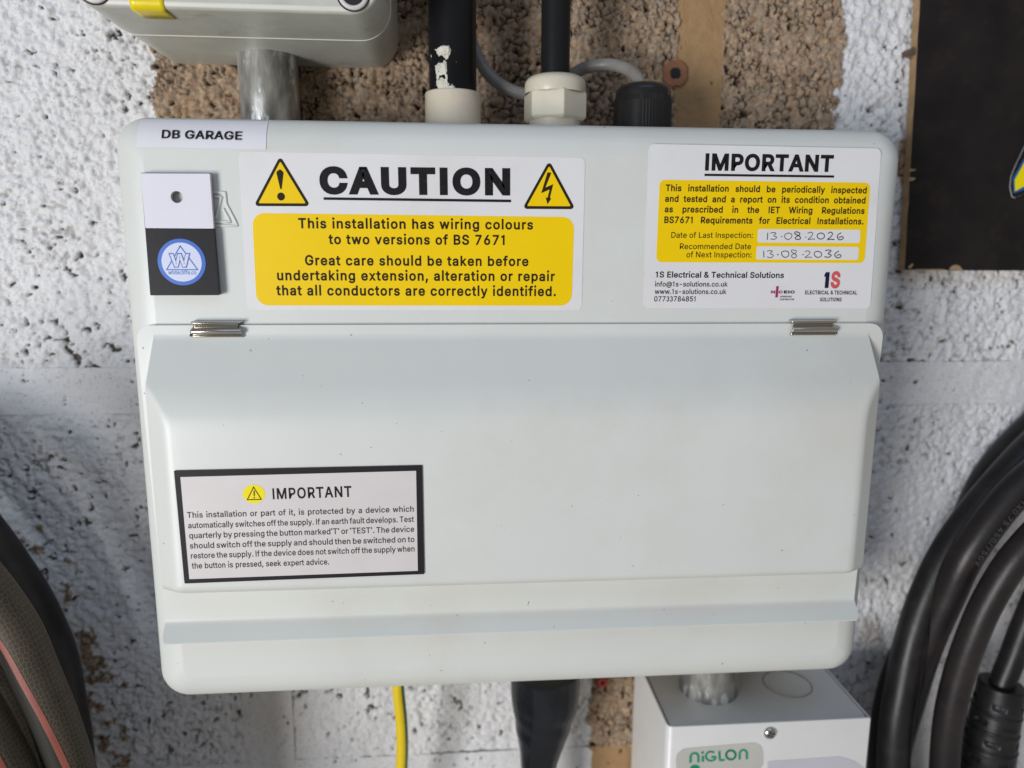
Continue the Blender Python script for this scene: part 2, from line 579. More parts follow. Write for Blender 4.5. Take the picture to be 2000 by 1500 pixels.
def wall_mat():
    m, nt, P, N, L = nodes('concrete_block_paint')
    P.inputs['Roughness'].default_value = .78
    P.inputs['Specular IOR Level'].default_value = .35
    tc = N('ShaderNodeTexCoord')

    def attr(n):
        a = N('ShaderNodeAttribute'); a.attribute_name = n
        return a.outputs['Fac']

    def noise(s, d=4):
        t = N('ShaderNodeTexNoise'); t.inputs['Scale'].default_value = s; t.inputs['Detail'].default_value = d
        L(tc.outputs['Object'], t.inputs['Vector'])
        return t.outputs['Fac']

    def mix(f, a, b):
        x = N('ShaderNodeMix'); x.data_type = 'RGBA'
        L(f, x.inputs[0]) if not isinstance(f, float) else setattr(x.inputs[0], 'default_value', f)
        for v, s in ((a, x.inputs[6]), (b, x.inputs[7])):
            if isinstance(v, tuple): s.default_value = v
            else: L(v, s)
        return x.outputs[2]

    def rng(f, a, b, c=0., d=1.):
        x = N('ShaderNodeMapRange')
        for k, v in zip(('From Min', 'From Max', 'To Min', 'To Max'), (a, b, c, d)):
            x.inputs[k].default_value = v
        L(f, x.inputs['Value'])
        return x.outputs[0]
    rampn = N('ShaderNodeValToRGB')
    cr = rampn.color_ramp
    cr.elements[0].color = (0.31, 0.205, 0.135, 1)
    cr.elements[1].color = (0.57, 0.42, 0.285, 1)
    for p, c in ((.3, (0.44, 0.29, 0.175, 1)), (.55, (0.38, 0.30, 0.22, 1)), (.8, (0.51, 0.35, 0.22, 1))):
        e = cr.elements.new(p); e.color = c
    L(attr('grain'), rampn.inputs[0])
    stone = mix(rng(noise(420, 3), .35, .7), rampn.outputs[0], (0.22, 0.155, 0.105, 1))
    sand = mix(noise(160, 5), (0.42, 0.25, 0.115, 1), (0.31, 0.19, 0.092, 1))
    bare = mix(attr('mortar'), stone, sand)
    bare = mix(rng(attr('crev'), .25, .9), bare, (0.055, 0.038, 0.027, 1))
    white = mix(rng(noise(30, 5), .35, .7), (0.70, 0.685, 0.685, 1), (0.75, 0.735, 0.73, 1))
    white = mix(rng(noise(620, 3), .58, .72), white, (0.46, 0.44, 0.42, 1))
    white = mix(rng(attr('crev'), .25, .8), white, (0.40, 0.38, 0.355, 1))
    white = mix(rng(attr('pit'), .45, .9), white, (0.135, 0.115, 0.098, 1))
    L(mix(attr('paint'), bare, white), P.inputs['Base Color'])
    b = N('ShaderNodeBump')
    b.inputs['Strength'].default_value = .7
    b.inputs['Distance'].default_value = .0009
    L(noise(1100, 3), b.inputs['Height'])
    L(b.outputs[0], P.inputs['Normal'])
    return m


M['wall'] = wall_mat()
wall = thing('block_wall', 'rough concrete block wall, white paint left and right, bare brown behind the boxes', 'wall', (0, YW, 0))


def wall_patch(name, x0, x1, z0, z1, seed, mortar=False, step=.00082):
    nx, nz = int(round((x1 - x0) / step)) + 1, int(round((z1 - z0) / step)) + 1
    x, z = np.meshgrid(np.linspace(x0, x1, nx), np.linspace(z0, z1, nz))
    low = fbm(x, z, .030, 11 + seed, 4)
    wx, wz = x + .0026 * (fbm(x, z, .005, 3, 3) - .5) * 2, z + .0026 * (fbm(x, z, .005, 4, 3) - .5) * 2
    f1, f2, gid = worley(wx, wz, .0052, 21 + seed)
    g1, g2, gid2 = worley(wx, wz, .0027, 41 + seed)
    zone = fbm(x, z, .07, 57 + seed, 2)
    pitn = fbm(x, z, .0046, 55 + seed, 3, .6) + .17 * (zone - .5)
    lower = z < -.01
    pit = sstep(.742, .782, pitn + np.where(lower, .006, 0.0))
    edge = np.minimum(np.minimum(x - x0, x1 - x), np.minimum(z - z0, z1 - z))
    if mortar:
        H = .0026 * (low - .5) + .0005 * (fbm(x, z * 3, .006, 61, 3) - .5) + .0008 * (fbm(x, z, .004, 62, 3) - .5) + .0011
        pit = sstep(.80, .83, pitn)
        crev = pit * .8
        paint = paint_mask(x, z, crev)
        H = H - .002 * pit
    else:
        # gaps between the stones of the aggregate
        gap = np.clip(1.0 - (f2 - f1) / .20, 0, 1) * sstep(.42, .60, fbm(x, z, .008, 63 + seed, 3))
        gap = np.maximum(gap, .75 * np.clip(1.0 - (g2 - g1) / .18, 0, 1) * sstep(.50, .66, fbm(x, z, .006, 65 + seed, 3)))
        crumb = fbm(x, z, .0036, 83 + seed, 3, .62)                 # crumbly skin under the paint
        dip = sstep(.47, .33, crumb)
        fine = sstep(.655, .70, fbm(x, z, .0030, 87 + seed, 2, .6)) * sstep(.40, .62, fbm(x, z, .045, 88, 3))
        crev = np.maximum(gap, pit)
        paint = paint_mask(x, z, crev)
        pw = paint
        crev = (1 - pw) * crev + pw * np.maximum.reduce([pit, np.where(lower, .15, .34) * dip, .7 * fine])
        bare_h = .0030 * (.75 - np.minimum(f1, 1.0) ** 1.6) + .0016 * (.6 - g1) + .0026 * (crumb - .5) - .0030 * gap
        rough = np.where(lower, .65, 1.0)
        white_h = rough * (.0012 * (.75 - f1) + .0007 * (.6 - g1) + .0044 * (crumb - .5) - .0008 * dip) - .0016 * fine
        H = .0030 * (low - .5) + (1 - pw) * bare_h + pw * .8 * white_h - .0036 * pit
        en = edge + (fbm(x, z, .006, 77, 3) - .5) * .003
        H = H - .0034 * (1 - sstep(-.0005, .0035, en))
    co = np.stack([x, YW - H, z], -1).reshape(-1, 3).astype(np.float32)
    co -= np.array([0, YW, 0], np.float32)
    idx = np.arange(nx * nz).reshape(nz, nx)
    quads = np.stack([idx[:-1, :-1], idx[:-1, 1:], idx[1:, 1:], idx[1:, :-1]], -1).reshape(-1, 4)
    me = bpy.data.meshes.new(name)
    me.vertices.add(len(co))
    me.vertices.foreach_set('co', co.ravel())
    me.loops.add(quads.size)
    me.loops.foreach_set('vertex_index', quads.ravel().astype(np.int32))
    me.polygons.add(len(quads))
    me.polygons.foreach_set('loop_start', np.arange(0, quads.size, 4, dtype=np.int32))
    me.polygons.foreach_set('use_smooth', np.ones(len(quads), bool))
    me.update()
    me.validate()
    for n, v in (('paint', paint), ('crev', crev), ('pit', pit), ('grain', gid * .7 + gid2 * .3), ('mortar', np.full_like(x, 1.0 if mortar else 0.0))):
        me.attributes.new(n, 'FLOAT', 'POINT').data.foreach_set('value', v.ravel().astype(np.float32))
    me.materials.append(M['wall'])
    o = bpy.data.objects.new(name, me)
    o.parent = wall
    COL.objects.link(o)
    return o


ZB, ZT = -.0114, .0106            # bed joint between the two courses in view
PZ, PX = .2765, .5530
X0, X1, Z0, Z1 = -.43, .60, -.46, .295
JT, JB = (.105, .1275), (-.177, -.1508)          # upright joints of the upper and the lower course
for k, (a, b, c, d) in enumerate((
        (X0, JT[0], ZT, ZT + .2545), (JT[1], X1, ZT, ZT + .2545),
        (X0, JB[0], ZB - .2550, ZB), (JB[1], .376, ZB - .2550, ZB), (.399, X1, ZB - .2550, ZB),
        (X0, JT[0], Z0, ZT - PZ - .022), (JT[1], X1, Z0, ZT - PZ - .022), (X0, X1, ZB + PZ + .022, Z1))):
    wall_patch('concrete_block', a, b, c, d, 100 * k)
e = .0035
for a, b, c, d in ((X0, X1, ZB - e, ZT + e), (X0, X1, ZB - PZ - e, ZT - PZ + e), (X0, X1, ZB + PZ - e, ZT + PZ + e),
                   (JT[0] - e, JT[1] + e, ZT + e + .0002, ZT + .2545 - e), (JB[0] - e, JB[1] + e, ZB - .255 + e, ZB - e - .0002), (.376 - e, .399 + e, ZB - .255 + e, ZB - e - .0002)):
    wall_patch('mortar_joint', a, b, c, d, 5, True)

# ------------------------------------------------------------------ lettering
# plain sans-serif letter outlines, cap height 1000: "char advance;loop;loop..."
FONT = """
! 385;124,1000 260,1000 251,315 132,315;158,-2 129,17 109,46 103,81 109,115 129,144 158,163 193,170 227,163 256,144 275,115 282,81 275,46 256,17 227,-2 193,-9
& 880;295,-4 217,23 153,66 106,122 77,188 67,262 74,321 93,372 125,418 166,461 276,548 425,659 465,692 500,737 515,796 507,840 483,875 445,898 396,906 330,891 305,872 285,848 273,818 269,784 286,714 332,643 401,558 860,0 715,0 337,455 238,575 172,676 154,728 148,783 156,846 179,901 215,946 264,981 324,1002 393,1009 463,1002 522,981 570,947 606,903 629,852 636,795 632,751 619,711 573,639 503,576 303,428 251,384 216,343 197,302 191,258 197,212 215,172 244,138 282,113 327,97 379,91 438,98 494,116 546,147 592,188 631,238 661,298 680,366 686,441 801,441 796,354 780,283 756,226 729,182 679,122 654,92 600,46 533,13 460,-7 387,-13
+ 891;389,715 501,715 501,67 389,67;121,444 768,444 768,338 121,338
, 369;133,140 269,140 166,-235 74,-235
- 891;662,369 224,369 224,481 662,481
. 369;153,-2 124,17 104,46 97,81 104,115 124,144 153,164 187,170 222,164 251,144 271,115 277,81 271,46 251,17 222,-2 187,-9
/ 490;140,-150 28,-150 350,1047 462,1047
0 891;342,2 255,47 186,122 135,223 104,349 94,499 104,649 136,776 187,878 256,952 343,998 446,1013 548,998 635,952 704,878 755,776 786,649 797,499 786,349 755,223 705,122 636,47 549,2 446,-13;513,109 570,145 616,203 649,283 669,382 676,499 669,618 649,717 616,797 570,855 513,891 446,903 377,891 320,855 275,797 242,717 222,618 215,499 222,382 242,283 275,203 320,145 377,109 446,97
2 891;126,93 460,450 555,555 611,642 625,685 630,730 623,780 605,823 575,857 537,883 491,898 440,903 385,897 339,880 301,851 273,813 255,766 250,711 129,711 139,796 169,869 218,930 281,976 357,1004 442,1013 527,1004 601,976 663,932 710,875 739,808 749,732 744,677 729,625 702,569 660,508 525,353 300,119 300,111 765,111 765,0 126,0
4 891;78,311 485,1000 611,1000 213,326 213,319 812,319 812,207 78,207;554,238 554,287 554,624 674,624 674,0 554,0
5 891;350,-5 275,22 212,64 163,118 130,183 117,256 240,256 250,213 271,175 302,143 341,118 385,103 435,98 492,105 543,127 585,160 617,205 638,258 644,319 637,380 616,435 583,480 540,515 488,537 428,544 329,528 285,508 252,483 132,497 189,1000 720,1000 720,889 296,889 263,593 268,593 305,619 349,639 399,651 451,656 517,650 578,631 632,601 678,561 716,511 745,454 763,390 768,321 758,229 725,149 674,81 607,30 526,-3 435,-13
6 891;357,-3 280,29 215,79 166,146 135,227 125,318 133,392 157,470 201,560 270,669 496,1000 633,1000 297,513 286,513 325,565 385,603 462,617 547,608 621,579 681,533 727,471 755,396 764,309 754,221 723,143 674,78 609,28 532,-3 445,-13;500,102 548,123 587,156 618,199 637,251 644,309 637,368 618,419 587,462 548,494 500,515 445,521 390,515 342,495 302,463 271,420 252,370 246,311 252,252 271,200 302,156 342,123 390,102 445,95
7 891;636,881 636,889 122,889 122,1000 768,1000 768,882 324,0 191,0
8 891;350,-4 266,22 198,65 146,121 113,189 102,266 108,327 128,384 158,433 199,474 246,504 300,520 300,525 234,554 182,605 149,672 138,748 148,820 178,884 225,938 287,979 361,1005 445,1013 528,1005 602,979 663,938 710,884 740,820 750,748 739,672 706,605 655,554 591,525 591,520 643,504 690,474 730,433 761,384 781,327 788,266 777,189 744,121 692,65 623,22 540,-4 445,-13;507,102 560,118 603,145 635,180 655,223 662,272 655,325 634,371 600,409 556,438 504,456 445,462 385,456 333,438 289,409 255,371 234,325 227,272 233,223 253,180 285,145 329,118 382,102 445,97;495,574 539,590 576,616 604,650 622,691 628,738 622,785 605,826 577,859 541,884 496,899 445,904 393,899 349,884 312,859 284,826 267,785 261,738 267,691 284,650 312,616 349,590 394,574 445,569
9 891;532,1003 610,971 674,921 723,854 754,773 764,682 756,608 733,530 688,440 619,331 394,0 256,0 593,487 604,487 565,435 505,397 428,383 343,392 269,421 209,467 163,529 134,604 125,691 135,780 166,858 216,922 280,972 357,1003 444,1013;390,898 342,877 302,844 272,801 253,749 246,691 253,632 272,581 302,538 342,506 390,485 444,479 499,485 548,505 588,537 618,580 637,631 644,689 637,748 618,800 588,844 548,877 500,898 444,905
: 369;153,-2 124,17 104,46 97,81 104,115 124,144 153,164 187,170 222,164 251,144 271,115 277,81 271,46 251,17 222,-2 187,-9;153,539 124,558 104,587 97,621 104,656 124,685 153,705 187,711 222,705 251,685 271,656 277,621 271,587 251,558 222,539 187,532
@ 1329;559,-255 435,-224 329,-173 241,-103 171,-15 120,91 89,214 79,352 90,488 121,608 172,714 241,802 328,872 432,924 552,956 686,966 815,955 929,922 1025,870 1105,801 1168,719 1213,627 1240,527 1249,423 1241,279 1228,211 1208,149 1178,96 1138,56 1084,30 1015,21 936,33 866,70 843,99 831,134 826,134 802,94 763,58 710,33 642,25 560,36 493,69 440,122 401,190 378,270 370,358 379,444 406,520 449,584 505,633 573,664 648,675 708,669 757,651 794,626 818,601 824,601 824,658 931,658 931,217 936,179 953,146 980,124 1018,116 1062,124 1094,149 1117,191 1132,250 1142,423 1135,509 1114,591 1078,667 1028,734 963,790 884,833 791,860 683,869 573,860 476,834 392,791 322,731 266,657 225,567 200,465 192,350 200,233 225,130 266,41 323,-33 396,-91 484,-133 586,-159 703,-168 809,-158 901,-135 962,-115 991,-210 912,-236 808,-257 699,-266;706,134 752,154 786,186 810,233 824,292 829,363 824,434 809,489 784,528 749,554 704,568 650,573 599,566 556,545 521,512 496,469 480,419 475,363 480,303 493,247 515,198 548,160 592,136 648,128
A 943;396,1000 543,1000 910,0 777,0 564,595 519,732 456,940 482,940 418,729 375,595 167,0 32,0;216,391 727,391 727,279 216,279
B 897;118,1000 474,1000 569,991 646,964 706,923 749,869 774,805 783,735 777,677 760,629 734,591 700,562 619,524 619,515 667,506 714,483 756,447 791,399 814,340 821,268 813,196 787,131 742,77 677,35 592,9 485,0 118,0;481,112 581,123 619,137 648,157 686,207 699,268 692,317 673,361 642,399 601,429 549,447 488,454 245,454 245,112;468,561 520,566 566,582 605,608 635,642 654,683 660,732 649,793 614,843 556,877 472,888 245,888 245,561
C 1003;403,2 295,49 205,125 137,227 94,352 79,499 94,647 137,773 205,875 295,951 403,998 526,1013 599,1008 669,991 733,964 790,926 840,879 880,822 910,758 930,685 803,685 788,733 765,776 702,842 620,883 526,896 438,884 361,850 296,793 246,715 214,617 203,499 214,382 246,284 296,207 361,150 439,116 526,104 620,118 702,158 765,225 788,267 803,315 930,315 911,243 881,178 840,122 791,74 734,37 669,9 600,-8 526,-13
D 987;189,0 189,112 422,112 534,124 625,159 695,216 745,293 775,389 785,502 775,614 745,709 696,785 628,842 541,876 434,888 183,888 183,1000 443,1000 579,985 638,966 693,940 742,907 785,868 821,821 852,769 894,646 907,502 893,357 852,233 821,180 783,134 739,94 689,60 633,34 571,15 430,0;245,0 118,0 118,1000 245,1000
E 823;118,1000 732,1000 732,888 245,888 245,562 699,562 699,450 245,450 245,112 738,112 738,0 118,0
G 1023;403,2 346,22 294,49 204,125 136,227 93,353 79,499 93,647 136,773 203,875 293,951 400,998 521,1013 597,1008 669,990 735,961 793,922 842,875 883,818 913,755 932,685 802,685 761,773 700,839 620,882 521,896 436,884 360,850 295,793 246,715 214,617 203,499 214,382 246,285 296,207 362,150 440,116 528,104 608,113 678,140 735,183 779,242 806,314 815,398 854,391 556,391 556,503 940,503 940,393 926,278 886,179 823,97 740,37 641,-1 528,-13
H 1016;118,1000 245,1000 245,568 771,568 771,1000 898,1000 898,0 771,0 771,456 245,456 245,0 118,0
L 772;118,1000 245,1000 245,112 710,112 710,0 118,0
M 1235;118,1000 298,1000 545,368 565,312 588,241 612,165 632,96 604,96 625,162 649,238 672,311 693,368 936,1000 1116,1000 1116,0 991,0 991,572 992,643 993,725 995,812 997,899 1008,899 978,805 947,713 919,633 896,572 672,0 562,0 335,572 313,631 285,710 254,801 220,899 234,899 236,818 238,731 239,646 240,572 240,0 118,0
N 1029;118,1000 268,1000 675,359 713,296 762,210 813,108 796,105 788,213 785,309 784,383 784,1000 911,1000 911,0 760,0 397,570 349,650 291,749 211,889 234,892 240,754 244,645 246,572 246,0 118,0
O 1048;403,2 296,49 206,125 137,227 94,352 79,499 94,647 137,773 206,875 296,951 403,998 525,1013 647,998 754,951 844,875 912,773 955,647 969,499 955,352 912,227 844,125 754,49 647,2 525,-13;610,115 687,149 752,205 803,283 835,382 846,499 835,618 803,717 752,795 687,851 610,885 525,896 439,885 362,850 297,794 246,716 214,618 203,499 214,382 246,284 297,206 362,150 439,115 525,104
P 874;118,1000 462,1000 568,990 653,958 719,909 766,845 794,769 803,683 794,598 766,522 719,457 653,407 568,376 462,365 215,365 215,477 457,477 528,483 584,503 626,535 655,577 672,627 677,683 672,740 655,789 626,831 584,862 527,882 456,889 245,889 245,0 118,0
R 883;118,1000 464,1000 569,990 655,960 721,913 767,851 795,777 805,692 795,607 767,534 721,473 654,427 569,398 464,389 189,389 189,501 459,501 530,507 585,525 627,553 656,591 673,637 679,692 673,748 656,796 627,835 585,864 529,882 458,889 245,889 245,0 118,0;452,450 595,450 841,0 694,0
S 878;338,-9 251,18 179,61 126,118 90,188 75,268 205,268 217,216 243,172 280,139 327,115 381,101 440,97 504,102 562,118 610,145 648,181 671,224 679,274 673,317 653,352 622,379 582,402 481,437 361,470 251,512 169,568 140,603 119,641 106,684 102,732 113,812 147,880 201,937 270,979 353,1005 446,1013 540,1005 621,978 689,937 741,882 775,817 788,743 663,743 642,810 594,860 526,891 442,901 382,896 329,880 285,855 253,822 233,783 226,738 234,692 257,656 292,627 333,606 417,577 519,549 612,518 705,467 744,432 776,388 796,336 803,272 792,195 760,125 707,66 636,21 546,-8 440,-17
T 882;62,1000 819,1000 819,888 505,888 505,0 379,0 379,888 62,888
U 1017;398,-5 303,30 225,85 166,157 130,243 118,340 118,1000 244,1000 244,350 252,282 277,222 315,172 368,134 433,109 509,101 585,109 650,134 702,172 740,222 764,282 772,350 772,1000 899,1000 899,340 887,243 850,157 792,85 714,30 619,-5 509,-16
V 943;32,1000 166,1000 378,405 423,270 487,60 461,60 525,271 569,405 776,1000 910,1000 546,0 401,0
W 1349;32,1000 162,1000 321,385 345,286 367,184 387,78 372,78 393,184 415,286 440,385 602,1000 746,1000 907,385 933,286 956,184 977,78 960,78 981,184 1003,286 1028,385 1186,1000 1316,1000 1042,0 895,0 723,635 691,769 660,934 687,934 658,776 625,635 453,0 305,0
X 932;427,559 427,464 58,1000 205,1000 350,787 401,710 439,647 479,574 456,574 495,646 534,710 587,787 734,1000 877,1000 509,470 509,564 896,0 750,0 575,254 528,325 491,384 453,454 481,454 443,386 405,326 357,254 180,0 36,0
a 765;247,-10 186,10 134,42 94,88 68,144 60,212 66,270 85,316 114,352 152,380 246,414 350,432 459,446 521,462 537,477 542,501 542,505 537,547 524,583 502,612 471,633 432,646 385,650 335,646 293,634 231,591 197,538 81,572 112,633 154,680 205,715 261,738 321,751 381,756 470,746 517,731 562,708 602,675 634,630 655,570 662,494 662,0 544,0 544,102 536,102 495,48 423,2 374,-12 314,-17;397,96 448,115 488,145 518,183 536,226 542,271 542,373 510,358 455,346 394,337 345,330 264,312 230,296 203,274 186,244 181,206 185,171 200,142 224,119 255,103 335,89
b 834;389,-10 339,7 300,33 271,61 232,115 220,115 220,0 103,0 103,1000 223,1000 223,628 232,628 270,680 337,733 387,750 450,756 538,744 615,709 679,652 727,575 757,481 767,371 757,261 727,166 679,89 616,32 539,-4 451,-16;497,101 549,129 591,172 621,229 639,297 645,372 639,447 621,513 591,569 550,612 497,639 433,648 369,640 317,613 276,572 246,517 228,450 221,372 228,294 246,226 276,170 318,128 370,101 433,92
c 778;312,-4 230,32 161,90 110,167 78,261 67,368 78,478 110,572 161,649 230,707 312,744 407,756 511,741 600,700 668,633 711,544 595,515 571,568 531,611 476,639 407,648 340,639 285,610 243,565 213,508 195,441 189,368 195,297 213,231 243,174 285,130 340,101 407,91 477,101 532,130 573,174 598,230 713,201 696,153 671,110 602,42 512,-1 407,-16
d 834;296,-4 219,32 155,89 107,166 77,261 67,371 77,481 108,575 156,652 220,709 297,744 385,756 448,750 497,733 565,680 602,628 611,628 611,1000 731,1000 731,0 615,0 615,115 603,115 564,61 496,7 446,-10 384,-16;465,101 517,128 559,170 589,226 607,294 613,372 607,450 589,517 559,572 518,613 465,640 402,648 337,639 284,612 243,569 213,513 195,447 189,372 195,297 213,229 243,172 285,129 338,101 402,92
e 794;316,-4 230,32 161,90 109,167 78,260 67,367 78,475 109,569 159,647 226,706 308,743 403,756 464,751 522,735 578,709 628,670 670,619 702,554 723,475 730,381 730,333 147,333 147,434 664,434 609,397 603,467 585,528 556,578 516,617 465,641 403,649 341,641 288,616 245,578 214,530 195,474 189,415 189,349 196,273 217,209 251,158 297,121 353,98 417,91 499,104 561,143 601,207 717,179 694,124 659,77 612,38 555,9 490,-10 417,-16
f 499;448,643 13,643 13,746 448,746;158,848 166,907 188,955 222,993 266,1020 316,1036 368,1042 437,1036 477,1024 447,921 422,928 383,932 336,925 303,904 285,870 279,823 279,0 158,0
g 836;330,-291 263,-274 207,-249 162,-216 126,-178 99,-136 199,-80 239,-130 303,-173 349,-187 407,-191 489,-180 555,-148 580,-123 598,-92 612,-11 612,134 602,134 563,82 496,31 446,15 383,9 298,20 221,52 157,105 108,177 77,268 67,376 77,484 108,577 157,652 221,709 298,744 385,756 448,750 498,733 566,680 605,627 615,627 615,746 732,746 732,-17 721,-106 689,-177 637,-230 571,-267 493,-289 407,-296;466,124 518,148 559,186 590,238 608,302 614,379 608,454 590,519 560,573 519,614 466,640 403,648 338,639 285,612 243,570 213,516 195,451 189,379 195,305 214,241 244,188 286,149 339,124 403,116
h 806;223,0 103,0 103,1000 223,1000 223,565 201,565 243,653 299,712 368,745 447,756 518,748 580,725 631,685 670,631 694,560 702,472 702,0 582,0 582,462 571,540 537,598 483,635 413,647 362,641 316,624 278,595 248,556 230,506 223,446
i 328;103,746 223,746 223,0 103,0;133,876 106,894 87,919 81,950 87,981 106,1006 133,1024 164,1030 197,1024 224,1006 242,981 248,950 242,919 224,894 197,876 164,870
k 748;216,416 237,416 559,746 708,746 362,392 348,392 216,268;103,1000 223,1000 223,0 103,0;291,365 376,450 732,0 578,0
m 1199;103,746 220,746 221,581 211,581 231,635 260,680 297,715 338,739 384,754 431,759 506,747 565,709 607,652 631,579 614,579 633,631 663,675 702,710 748,737 801,754 858,759 921,752 977,731 1025,695 1063,646 1087,581 1095,501 1095,0 975,0 975,499 963,568 929,615 880,641 823,650 776,644 736,629 703,603 679,570 664,531 659,486 659,0 539,0 539,511 529,567 497,611 450,640 392,650 350,645 310,629 275,604 247,568 229,523 223,468 223,0 103,0
n 805;223,0 103,0 103,746 219,746 220,565 201,565 243,653 299,712 368,745 447,756 518,748 580,725 631,685 669,631 694,560 702,472 702,0 582,0 582,462 571,540 537,598 483,635 413,647 362,641 316,624 278,595 248,556 230,506 223,446
o 816;312,-4 230,32 161,90 110,167 78,261 67,368 78,478 110,572 161,649 230,707 312,744 407,756 504,744 587,707 655,649 706,572 738,478 749,368 738,261 706,167 655,90 587,32 504,-4 407,-16;476,101 531,130 574,174 604,231 622,297 628,368 622,441 604,507 574,565 531,610 476,639 407,648 340,639 285,610 243,565 213,508 195,441 189,368 195,297 213,231 243,174 285,130 340,101 407,91
p 834;103,746 220,746 220,628 232,628 270,680 337,733 387,750 450,756 538,744 615,709 679,652 727,575 757,481 767,371 757,261 727,166 679,89 616,32 539,-4 451,-16 389,-10 339,7 271,61 232,115 223,115 223,-281 103,-281;497,101 549,129 591,172 621,229 639,297 645,372 639,447 621,513 591,569 550,612 497,639 433,648 369,640 317,613 276,572 246,517 228,450 221,372 228,294 246,226 276,170 318,128 370,101 433,92
q 834;611,-281 611,115 602,115 564,61 496,7 446,-10 384,-16 296,-4 219,32 155,89 107,166 77,261 67,371 77,481 108,575 156,652 220,709 297,744 385,756 448,750 497,733 565,680 603,628 615,628 615,746 731,746 731,-281;465,101 517,128 559,170 589,226 607,294 613,372 607,450 589,517 559,572 518,613 465,640 402,648 337,639 284,612 243,569 213,513 195,447 189,372 195,297 213,229 243,172 285,129 338,101 402,92
r 509;103,746 219,746 219,631 227,631 255,682 300,722 355,748 419,756 451,756 479,754 479,634 452,638 407,640 357,635 313,618 276,592 247,557 229,515 223,466 223,0 103,0
s 717;285,-10 220,7 166,35 121,74 89,125 70,185 185,209 207,156 244,118 294,97 356,89 426,98 481,122 515,159 527,202 520,238 499,267 465,289 417,305 293,334 205,365 142,409 104,467 92,538 101,599 128,652 170,695 226,728 293,749 368,756 439,750 499,732 548,704 588,667 617,622 637,570 527,545 508,585 477,620 431,645 368,654 307,646 257,623 224,588 213,545 221,507 244,478 282,456 338,438 451,411 540,381 602,337 639,280 651,209 642,147 614,93 570,47 511,13 439,-9 358,-16
t 447;401,643 13,643 13,746 401,746;248,926 248,192 253,150 267,120 294,104 335,98 364,100 397,105 419,3 377,-5 331,-8 245,4 181,42 141,102 128,183 128,926
u 806;288,-2 226,21 175,60 136,115 111,186 103,273 103,746 223,746 223,283 235,206 269,147 323,111 393,99 444,104 490,122 528,151 557,190 576,240 582,300 582,746 702,746 702,0 586,0 586,181 604,181 562,92 505,33 437,1 358,-10
v 765;34,746 166,746 325,305 367,171 404,41 362,41 399,171 440,305 599,746 730,746 445,0 319,0
w 1115;44,746 171,746 262,420 302,268 344,81 324,81 365,265 405,420 495,746 622,746 711,420 750,267 791,81 769,81 812,266 852,420 944,746 1070,746 844,0 724,0 627,338 599,442 571,551 544,664 571,664 544,551 516,442 487,338 391,0 270,0
x 744;337,429 336,336 56,746 197,746 290,601 352,498 407,405 345,405 398,498 458,601 554,746 691,746 410,332 410,421 703,0 564,0 454,168 393,267 340,357 402,357 351,267 291,168 180,0 41,0
y 765;121,-168 140,-172 204,-175 231,-165 256,-145 278,-114 296,-70 319,-3 34,746 166,746 325,305 367,170 404,41 361,41 398,171 440,305 600,746 730,746 401,-114 376,-167 347,-210 313,-243 274,-267 230,-281 180,-285 127,-281 93,-272
SP 369;
"""
GL = {}
for ln in FONT.strip().split('\n'):
    h, *lp = ln.split(';')
    ch, adv = h[:-len(h.split(' ')[-1]) - 1], int(h.split(' ')[-1])
    GL[' ' if ch == 'SP' else ch] = (adv, [[tuple(map(int, q.split(','))) for q in l.split(' ')] for l in lp if l])


def box(x0, y0, x1, y1):
    return [(x0, y0), (x0, y1), (x1, y1), (x1, y0)]


def rib(path, w):
    """closed outline of a stroke"""
    P = [Vector(p) for p in path]
    l, r = [], []
    for i, p in enumerate(P):
        t = (P[min(i + 1, len(P) - 1)] - P[max(i - 1, 0)]).normalized()
        n = Vector((-t.y, t.x)) * w / 2
        l.append(tuple(p + n)); r.append(tuple(p - n))
    return l + r[::-1]


def clockwise(lp):
    a = sum(p[0] * q[1] - q[0] * p[1] for p, q in zip(lp, lp[1:] + lp[:1]))
    return lp if a < 0 else lp[::-1]


arc = lambda cx, cy, rx, ry, a, b, n=14: [(cx + rx * math.cos(R(a + (b - a) * i / n)), cy + ry * math.sin(R(a + (b - a) * i / n))) for i in range(n + 1)]
GL['l'] = (330, [box(105, 0, 225, 1045)])
GL['I'] = (370, [box(125, 0, 245, 1000)])
GL['1'] = (700, [clockwise([(300, 0), (300, 790), (110, 790), (110, 870), (240, 900), (320, 1000), (420, 1000), (420, 0)])])
GL['3'] = (800, [clockwise(rib(arc(390, 735, 205, 205, 165, -88) , 120)), clockwise(rib(arc(385, 285, 245, 245, 92, -168), 120))])
GL['“'] = (330, [box(60, 760, 130, 1000), box(190, 760, 260, 1000)])
GL['”'] = (330, [box(60, 760, 130, 1000), box(190, 760, 260, 1000)])
GL['·'] = (420, [arc(210, 300, 60, 60, 360, 0, 8)[:-1]])
GL['V'] = (900, [clockwise([(40, 1000), (170, 1000), (450, 130), (730, 1000), (860, 1000), (515, 0), (385, 0)])])
GCACHE = {}


